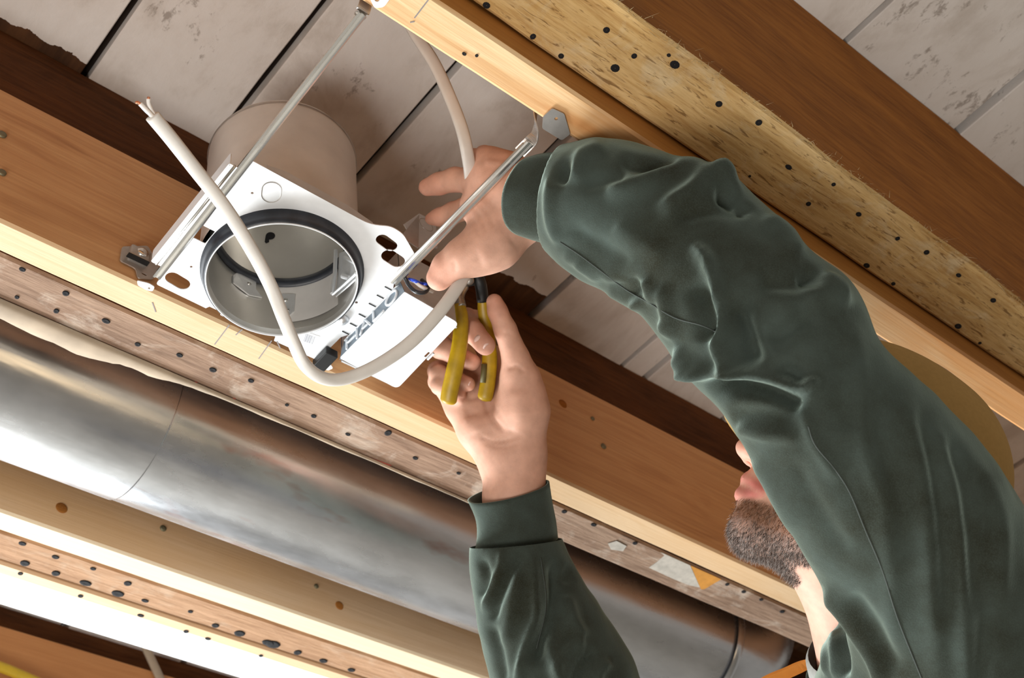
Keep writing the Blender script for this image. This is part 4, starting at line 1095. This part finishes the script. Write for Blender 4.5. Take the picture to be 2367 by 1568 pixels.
# ---- shirt
sleeveL = chain([(1275, 452, 1.255, .0410), (1320, 460, 1.240, .0450), (1364, 472, 1.222, .0545), (1412, 492, 1.205, .0630), (1505, 530, 1.182, .0645), (1597, 574, 1.155, .0670), (1675, 658, 1.135, .0680), (1735, 738, 1.11, .0655)], .02)
upperL = chain([(1735, 738, 1.11, .0655), (1800, 792, 1.09, .0655), (1872, 912, 1.075, .0610), (1946, 1004, 1.07, .0665), (2016, 1094, 1.07, .0745), (2096, 1205, 1.075, .0800), (2170, 1343, 1.09, .0840), (2240, 1500, 1.11, .094), (2330, 1760, 1.12, .115)], .025)
elbow = chain([(1845, 722, 1.10, .040), (1880, 740, 1.09, .0385)], .02)
tree_body = Sm(.04, [chain([(2105, 1600, 1.255, .070), (2230, 1790, 1.25, .130), (2320, 2240, 1.16, .150), (2400, 2600, 1.10, .145)], .05),
                     chain([(2160, 1440, 1.13, .066), (2115, 1540, 1.16, .068), (2090, 1650, 1.19, .085)], .04),
                     chain([(2140, 1740, 1.27, .09), (1900, 1790, 1.39, .078)], .04)])
sleeveR = chain([(1188, 1215, 1.415, .0420), (1192, 1268, 1.415, .0445), (1206, 1330, 1.41, .0500), (1236, 1420, 1.405, .0580), (1272, 1500, 1.40, .0650), (1310, 1590, 1.39, .0720), (1385, 1760, 1.38, .070), (1640, 1770, 1.385, .072), (1890, 1780, 1.39, .080)], .02)
knob = chain([(1400, 1560, 1.37, .0190), (1350, 1600, 1.37, .03)], .02)
shirt_t = Sm(.024, [sleeveL, upperL, elbow, tree_body, sleeveR, knob])
Vs, Fs = polygonise(shirt_t, .0034); Vs = relax(Vs, Fs, 3)
Ns = normals(Vs, Fs)
pix, dep = project(Vs)
view = -Vs / np.linalg.norm(Vs, axis=1)[:, None]
facing = np.clip(((Ns * view).sum(1) + .25) / .5, 0, 1)
disp = np.zeros(len(Vs))
def stroke(pts, w, amp, n=8, end=.18): stroke_on(pix, facing, disp, pts, w, 1.7 * amp, n, end)
mm = .001
# forearm, near the cuff
stroke([(1285, 400), (1272, 450), (1276, 520), (1296, 565)], 12, 3.5 * mm)
stroke([(1308, 375), (1300, 400), (1286, 425)], 12, -7 * mm)
stroke([(1330, 420), (1345, 365), (1400, 335)], 16, 4 * mm)
stroke([(1345, 430), (1400, 415), (1450, 410)], 14, -3 * mm)
stroke([(1400, 445), (1480, 425), (1560, 388), (1640, 392)], 20, 5 * mm)
stroke([(1430, 375), (1500, 385), (1570, 372)], 16, -4.5 * mm)
stroke([(1520, 490), (1590, 450), (1628, 415), (1660, 405), (1690, 430)], 18, 6 * mm)
stroke([(1655, 440), (1690, 452), (1705, 470)], 16, -9 * mm)
stroke([(1560, 500), (1650, 480), (1720, 490)], 22, -3.5 * mm)
stroke([(1420, 520), (1480, 560), (1540, 590)], 26, 2.5 * mm)
stroke([(1310, 520), (1380, 560), (1460, 610)], 18, -2.5 * mm)
stroke([(1300, 585), (1360, 610), (1440, 650)], 16, 3.0 * mm)
stroke([(1410, 660), (1470, 690)], 16, -4 * mm); stroke([(1490, 645), (1515, 700)], 14, 4 * mm); stroke([(1455, 640), (1480, 690)], 12, -3.5 * mm)
stroke([(1530, 660), (1542, 720), (1560, 770)], 14, 4.0 * mm)
stroke([(1402, 670), (1445, 690), (1488, 710)], 15, 4.5 * mm); stroke([(1530, 742), (1548, 768), (1570, 778)], 11, 4 * mm); stroke([(1570, 798), (1578, 836), (1608, 862)], 12, 4 * mm)
stroke([(1335, 600), (1365, 630), (1388, 648)], 12, 2.5 * mm)
# elbow
stroke([(1600, 560), (1640, 610), (1658, 680), (1667, 745), (1664, 800), (1690, 850), (1725, 868)], 15, 9 * mm)
stroke([(1615, 650), (1630, 720), (1635, 790)], 26, -8 * mm)
stroke([(1690, 690), (1715, 770), (1735, 850)], 34, -13 * mm)
stroke([(1720, 660), (1770, 720), (1790, 790)], 36, -4 * mm)
stroke([(1575, 815), (1600, 845), (1640, 858)], 14, 5 * mm)
stroke([(1585, 852), (1650, 862), (1740, 868), (1800, 884), (1850, 904), (1872, 890), (1895, 880)], 12, 9 * mm, end=.1)
stroke([(1640, 885), (1700, 898), (1770, 908), (1820, 922), (1852, 935)], 18, -13 * mm, end=.1)
stroke([(1800, 856), (1835, 862), (1850, 885)], 14, -7 * mm)
stroke([(1750, 640), (1830, 650), (1900, 640)], 24, -5 * mm)
stroke([(1760, 505), (1815, 545), (1850, 598)], 18, 5.5 * mm); stroke([(1848, 640), (1864, 630), (1880, 622)], 10, -5 * mm); stroke([(1895, 640), (1935, 668), (1955, 715)], 18, 5 * mm); stroke([(1640, 400), (1690, 425), (1708, 468)], 14, 4.5 * mm); stroke([(1708, 492), (1722, 484), (1735, 475)], 10, -5 * mm)
stroke([(1860, 690), (1900, 680), (1945, 700)], 24, 5 * mm)
stroke([(1780, 800), (1830, 760), (1880, 720)], 26, -6 * mm)
# upper arm
stroke([(1700, 985), (1770, 1005), (1850, 1012)], 14, 4 * mm)
stroke([(1690, 960), (1760, 955), (1840, 970)], 20, -4 * mm)
stroke([(1862, 950), (1872, 1000), (1900, 1050), (1940, 1110)], 12, 4 * mm)
stroke([(1740, 1060), (1790, 1140), (1850, 1230)], 26, 3 * mm)
stroke([(1830, 1060), (1880, 1160), (1960, 1290)], 24, -3 * mm)
stroke([(1968, 720), (1985, 850), (1995, 1000), (2020, 1090), (2050, 1160), (2058, 1260), (2062, 1400), (2075, 1600)], 22, 2.65 * mm)
stroke([(1940, 780), (1950, 900), (1960, 1000)], 37, -2.36 * mm)
stroke([(2025, 900), (2045, 1040), (2075, 1150), (2085, 1300)], 31, -2.65 * mm)
stroke([(2090, 920), (2125, 1040), (2145, 1180), (2155, 1350), (2168, 1600)], 22, 2.94 * mm)
stroke([(2120, 940), (2160, 1080), (2185, 1250), (2195, 1450)], 25, -3.53 * mm)
stroke([(2150, 970), (2195, 1090), (2215, 1250), (2230, 1450), (2238, 1600)], 18, 2.94 * mm)
stroke([(2190, 1010), (2230, 1120), (2250, 1260), (2255, 1420)], 22, -3.24 * mm)
stroke([(2260, 1090), (2292, 1200), (2285, 1380), (2262, 1600)], 18, -2.94 * mm, end=.08)
stroke([(2280, 1110), (2312, 1220), (2310, 1400)], 22, 2.36 * mm)
stroke([(1905, 1360), (1970, 1440), (2020, 1520), (2050, 1600)], 14, 6 * mm)
stroke([(1960, 1370), (2020, 1460), (2080, 1560)], 24, -4.5 * mm)
stroke([(1915, 1400), (1935, 1470), (1950, 1568)], 12, -9 * mm)
stroke([(1895, 1440), (1908, 1500), (1915, 1568)], 7, 4 * mm); stroke([(1918, 1450), (1928, 1520), (1930, 1568)], 6, 3.5 * mm)
# right sleeve
stroke([(1162, 1270), (1158, 1310), (1135, 1360), (1120, 1420)], 8, 4 * mm)
stroke([(1215, 1275), (1180, 1325), (1150, 1390), (1135, 1440)], 10, -5 * mm)
stroke([(1110, 1290), (1125, 1330), (1112, 1380)], 10, -4 * mm)
stroke([(1232, 1285), (1236, 1370), (1240, 1430), (1215, 1500), (1195, 1600)], 10, 6 * mm)
stroke([(1285, 1290), (1285, 1380), (1262, 1450), (1228, 1540)], 18, -9 * mm); stroke([(1300, 1370), (1325, 1440), (1350, 1480)], 16, 5 * mm); stroke([(1265, 1470), (1280, 1530), (1300, 1590)], 14, 5 * mm); stroke([(1130, 1440), (1150, 1500), (1165, 1580)], 12, -4 * mm); stroke([(1318, 1310), (1312, 1345)], 10, -5 * mm)
stroke([(1200, 1320), (1185, 1400), (1165, 1500)], 14, 3 * mm)
stroke([(1350, 1480), (1310, 1510), (1280, 1568)], 12, 6 * mm); stroke([(1375, 1500), (1340, 1540), (1325, 1590)], 10, -6 * mm); stroke([(1410, 1530), (1385, 1555), (1375, 1600)], 10, 5 * mm)
w3 = np.sin(Vs[:, 0] * 95 + 2.1 * np.sin(Vs[:, 2] * 60)) * np.sin(Vs[:, 1] * 80 + 1.7 * np.sin(Vs[:, 0] * 70)) * .0006
Vs2 = relax(Vs + Ns * (disp + w3)[:, None], Fs, 3, .5)
for c_, h_ in ((at(1296, 459, 1.250), at(1215, 450, 1.262)), (at(1193, 1256, 1.415), at(1184, 1160, 1.419))):
    ax_ = (h_ - c_) / np.linalg.norm(h_ - c_)
    gone = ((Vs2 - c_) @ ax_ > 0) & (np.linalg.norm(Vs2 - c_, axis=1) < .13)
    Fs = Fs[~gone[Fs].all(1)]
    edge_ = np.unique(Fs[gone[Fs].any(1)]); edge_ = edge_[gone[edge_]]
    Vs2[edge_] -= ax_ * ((Vs2[edge_] - c_) @ ax_)[:, None]
used = np.zeros(len(Vs2), bool); used[Fs.ravel()] = True; remap = np.cumsum(used) - 1
Vs2 = Vs2[used]; Fs = remap[Fs]
shirt = make_mesh('shirt', Vs2, Fs, M['cloth'], person)
from mathutils.bvhtree import BVHTree
bvh = BVHTree.FromPolygons(Vs2.tolist(), Fs.tolist())
M['thread'] = plain('seam_thread', (.05, .06, .052, 1), .9)
def seam(pts, r=.0006):
    P = []
    for x, y in catmull(pts, 10):
        d = Vector(at(x, y, 1.0)).normalized(); hit = bvh.ray_cast(Vector((0, 0, 0)), d)
        if hit[0] is not None: P.append(np.array(hit[0]) + np.array(d) * -.0002)
    if len(P) > 4:
        P = np.array(P); P = np.vstack([P[:1], (P[:-2] + P[1:-1] + P[2:]) / 3, P[-1:]])
        MB().tube(P, r, 6).build('seam', M['thread'], shirt, True)
seam([(1295, 560), (1340, 590), (1400, 635), (1450, 672), (1500, 700), (1560, 735), (1620, 752), (1660, 770)])
seam([(1868, 985), (1885, 1030), (1930, 1085), (1965, 1140), (2000, 1225), (2040, 1320), (2075, 1430), (2130, 1568)])
seam([(1250, 1290), (1262, 1400), (1240, 1500)])
# cuffs: open tubes with real thickness and a hem
def cuff(name, rings_, th=.0022, k=64, n=14):
    """rings_: list of (left px, right px, depth, squash along view) from the seam to the open hem"""
    Cn = [(at(*r[0], r[2]) + at(*r[1], r[2])) / 2 for r in rings_]; Hn = [(at(*r[1], r[2]) - at(*r[0], r[2])) / 2 for r in rings_]
    tt = np.linspace(0, 1, len(rings_)); T2 = np.linspace(0, 1, n)
    Ci = catmull(Cn, 8); Hi = catmull(Hn, 8); tq = np.linspace(0, 1, len(Ci))
    Cq = np.array([[np.interp(u, tq, Ci[:, a]) for a in range(3)] for u in T2]); Hq = np.array([[np.interp(u, tq, Hi[:, a]) for a in range(3)] for u in T2])
    sq = np.interp(T2, tt, [r[3] for r in rings_]); tw_ = np.interp(T2, tt, [r[4] if len(r) > 4 else 0 for r in rings_])
    outer, inner = [], []
    for i in range(n):
        h = Hq[i]; R_ = np.linalg.norm(h); hx = h / R_; vw = Cq[i] / np.linalg.norm(Cq[i])
        ax = Cq[min(i + 1, n - 1)] - Cq[max(i - 1, 0)]; ax /= np.linalg.norm(ax)
        b_ = np.cross(ax, hx); b_ /= np.linalg.norm(b_)
        if b_ @ vw < 0: b_ = -b_
        b_ = b_ + ax * tw_[i]
        for j in range(k):
            a = 2 * math.pi * j / k
            rp = R_ * (1 + .010 * math.sin(3 * a + 2 * i / n) + .006 * math.sin(7 * a))
            outer.append(Cq[i] + hx * rp * math.cos(a) + b_ * rp * sq[i] * math.sin(a))
            inner.append(Cq[i] + hx * (rp - th) * math.cos(a) + b_ * (rp - th) * sq[i] * math.sin(a))
    V = outer + inner; nk = n * k
    F = [(i * k + j, i * k + (j + 1) % k, (i + 1) * k + (j + 1) % k, (i + 1) * k + j) for i in range(n - 1) for j in range(k)]
    F += [(nk + i * k + (j + 1) % k, nk + i * k + j, nk + (i + 1) * k + j, nk + (i + 1) * k + (j + 1) % k) for i in range(n - 1) for j in range(k)]
    for i in (0, n - 1): F += [(i * k + j, i * k + (j + 1) % k, nk + i * k + (j + 1) % k, nk + i * k + j) for j in range(k)]
    return MB().add(V, F).build(name, M['cloth'], person, True)
cuff('cuff', [((1285, 568), (1322, 350), 1.248, .86, -.1), ((1262, 564), (1292, 352), 1.252, .88, -.15), ((1228, 556), (1262, 356), 1.256, .90, -.22), ((1198, 546), (1242, 364), 1.260, .92, -.32)])
cuff('cuff', [((1098, 1274), (1290, 1246), 1.415, .80, .1), ((1102, 1238), (1285, 1205), 1.417, .80, .12), ((1098, 1200), (1276, 1160), 1.419, .80, .14), ((1080, 1158), (1269, 1114), 1.42, .80, .16)])
# grey undershirt collar
ax = nk2 - nk0; ax /= np.linalg.norm(ax)
MB().lathe([(.073, -.014), (.077, -.010), (.079, .002), (.080, .016), (.074, .016), (.072, .002)], at(2050, 1496, 1.236), tuple(ax), 48).build('undershirt_collar', M['tee'], person, True)
MB().lathe([(.083, -.012), (.086, -.013), (.089, -.006), (.094, .012), (.105, .045), (.100, .046), (.088, .012), (.083, -.004)], at(2074, 1540, 1.236), tuple(ax), 64).build('shirt_collar', M['cloth'], person, True)
# trousers and shoes, below the frame
hipc = at(2400, 2600, 1.10); mb_t = []
for sgn in (1, -1):
    hp = hipc + np.array([.09 * .62 * sgn, .09 * .6 * sgn, -.06]); kn = np.array([hp[0] * .75 + foot_xy[0] * .25, hp[1] * .75 + foot_xy[1] * .25, (hp[2] - CZ) / 2]); kn = kn + np.array([.03 * sgn, .03 * sgn, 0])
    an = np.array([foot_xy[0] + .10 * sgn, foot_xy[1] + .10 * sgn, -CZ + .09])
    mb_t.append(Sm(.03, [Prim(hp, kn, .095, .068), Prim(kn, an, .068, .058)]))
    fdir = np.array([-.76, .64, 0])
    Vq, Fq = polygonise(Sm(.02, [Prim(an + np.array([0, 0, -.045]), an + fdir * .15 + np.array([0, 0, -.055]), .042, .036)]), .008)
    make_mesh('shoe', Vq, Fq, M['shoe'], person)
Vq, Fq = polygonise(Sm(.03, mb_t + [Sm(.03, [Prim(hipc + np.array([0, 0, .05]), hipc + np.array([0, 0, -.06]), .14, .13)])]), .009)
make_mesh('trousers', relax(Vq, Fq, 2), Fq, M['trouser'], person)

st = MB().sweep(catmull([at(*p) for p in [(1690, 1640, 1.315), (1760, 1584, 1.312), (1820, 1556, 1.308), (1880, 1530, 1.300), (1950, 1510, 1.27)]], 6), [(-.010, -.0012), (.010, -.0012), (.010, .0012), (-.010, .0012)], (.2, -.4, -.9)).build('orange_strap', M['orange'], person)
# ------------------------------------------------------------------ pliers in the right hand
pl = tag(empty('pliers', at(1100, 800, 1.41)), 'yellow handled pliers held in the lower hand beside the white cover', 'pliers')
MB().tube(catmull([at(*p) for p in [(1062, 702, 1.405), (1066, 745, 1.402), (1062, 800, 1.395), (1050, 860, 1.392), (1040, 905, 1.392), (1037, 925, 1.393), (1035, 934, 1.394)]], 6),
          np.interp(np.linspace(0, 1, 37), [0, .1, .5, .85, .95, 1], [.0062, .0078, .0092, .0090, .0070, .0025]), 14, sy=.72).build('grip', M['grip'], pl, True)
MB().tube(catmull([at(*p) for p in [(1116, 690, 1.428), (1120, 725, 1.432), (1128, 775, 1.432), (1132, 830, 1.43), (1128, 880, 1.428), (1122, 915, 1.427), (1119, 928, 1.427)]], 6),
          np.interp(np.linspace(0, 1, 37), [0, .1, .5, .85, .95, 1], [.0055, .0070, .0086, .0086, .0068, .0025]), 14, sy=.72).build('grip', M['grip'], pl, True)
MB().tube([at(*p) for p in [(1119, 842, 1.4225), (1118, 862, 1.4215), (1116, 885, 1.4205)]], .0032, 8).build('grip_patch', M['grip_dark'], pl, True)
MB().tube(catmull([at(*p) for p in [(1064, 712, 1.405), (1060, 690, 1.41), (1066, 672, 1.415), (1078, 655, 1.42)]], 6), [.0078] * 10 + [.0075] * 6 + [.006] * 3, 12, sy=.7).build('shank', M['plier_steel'], pl, True)
MB().tube(catmull([at(*p) for p in [(1116, 698, 1.428), (1114, 678, 1.425), (1110, 655, 1.42), (1100, 635, 1.42)]], 6), [.0066] * 19, 12, sy=.7).build('shank', M['black'], pl, True)
q = [at(*p) for p in [(1126, 690, 1.43), (1104, 694, 1.425), (1098, 660, 1.42), (1078, 664, 1.418), (1072, 640, 1.418), (1082, 610, 1.42), (1112, 606, 1.425), (1122, 640, 1.43)]]
vn = at(1100, 650, 1.0); vn /= np.linalg.norm(vn); mb = MB()
mb.add([p - vn * .004 for p in q] + [p + vn * .006 for p in q], [tuple(range(8)), tuple(range(8, 16))[::-1]] + [(i, (i + 1) % 8, 8 + (i + 1) % 8, 8 + i) for i in range(8)])
mb.build('jaw', M['black'], pl)
q = [at(*p) for p in [(1078, 612, 1.42), (1100, 606, 1.42), (1096, 575, 1.43), (1084, 560, 1.435), (1076, 580, 1.43)]]; mb = MB()
mb.add([p - vn * .003 for p in q] + [p + vn * .005 for p in q], [tuple(range(5)), tuple(range(5, 10))[::-1]] + [(i, (i + 1) % 5, 5 + (i + 1) % 5, 5 + i) for i in range(5)])
mb.build('jaw', M['plier_steel'], pl)
MB().lathe([(.0058, -.004), (.0058, .003), (.004, .005), (.0002, .005)], at(1084, 648, 1.412), tuple(-vn), 20).build('pivot', M['plier_steel'], pl, True)

for o in list(scene.objects):
    if o.parent is None and o.type in ('MESH', 'EMPTY'): o.location.z += CZ
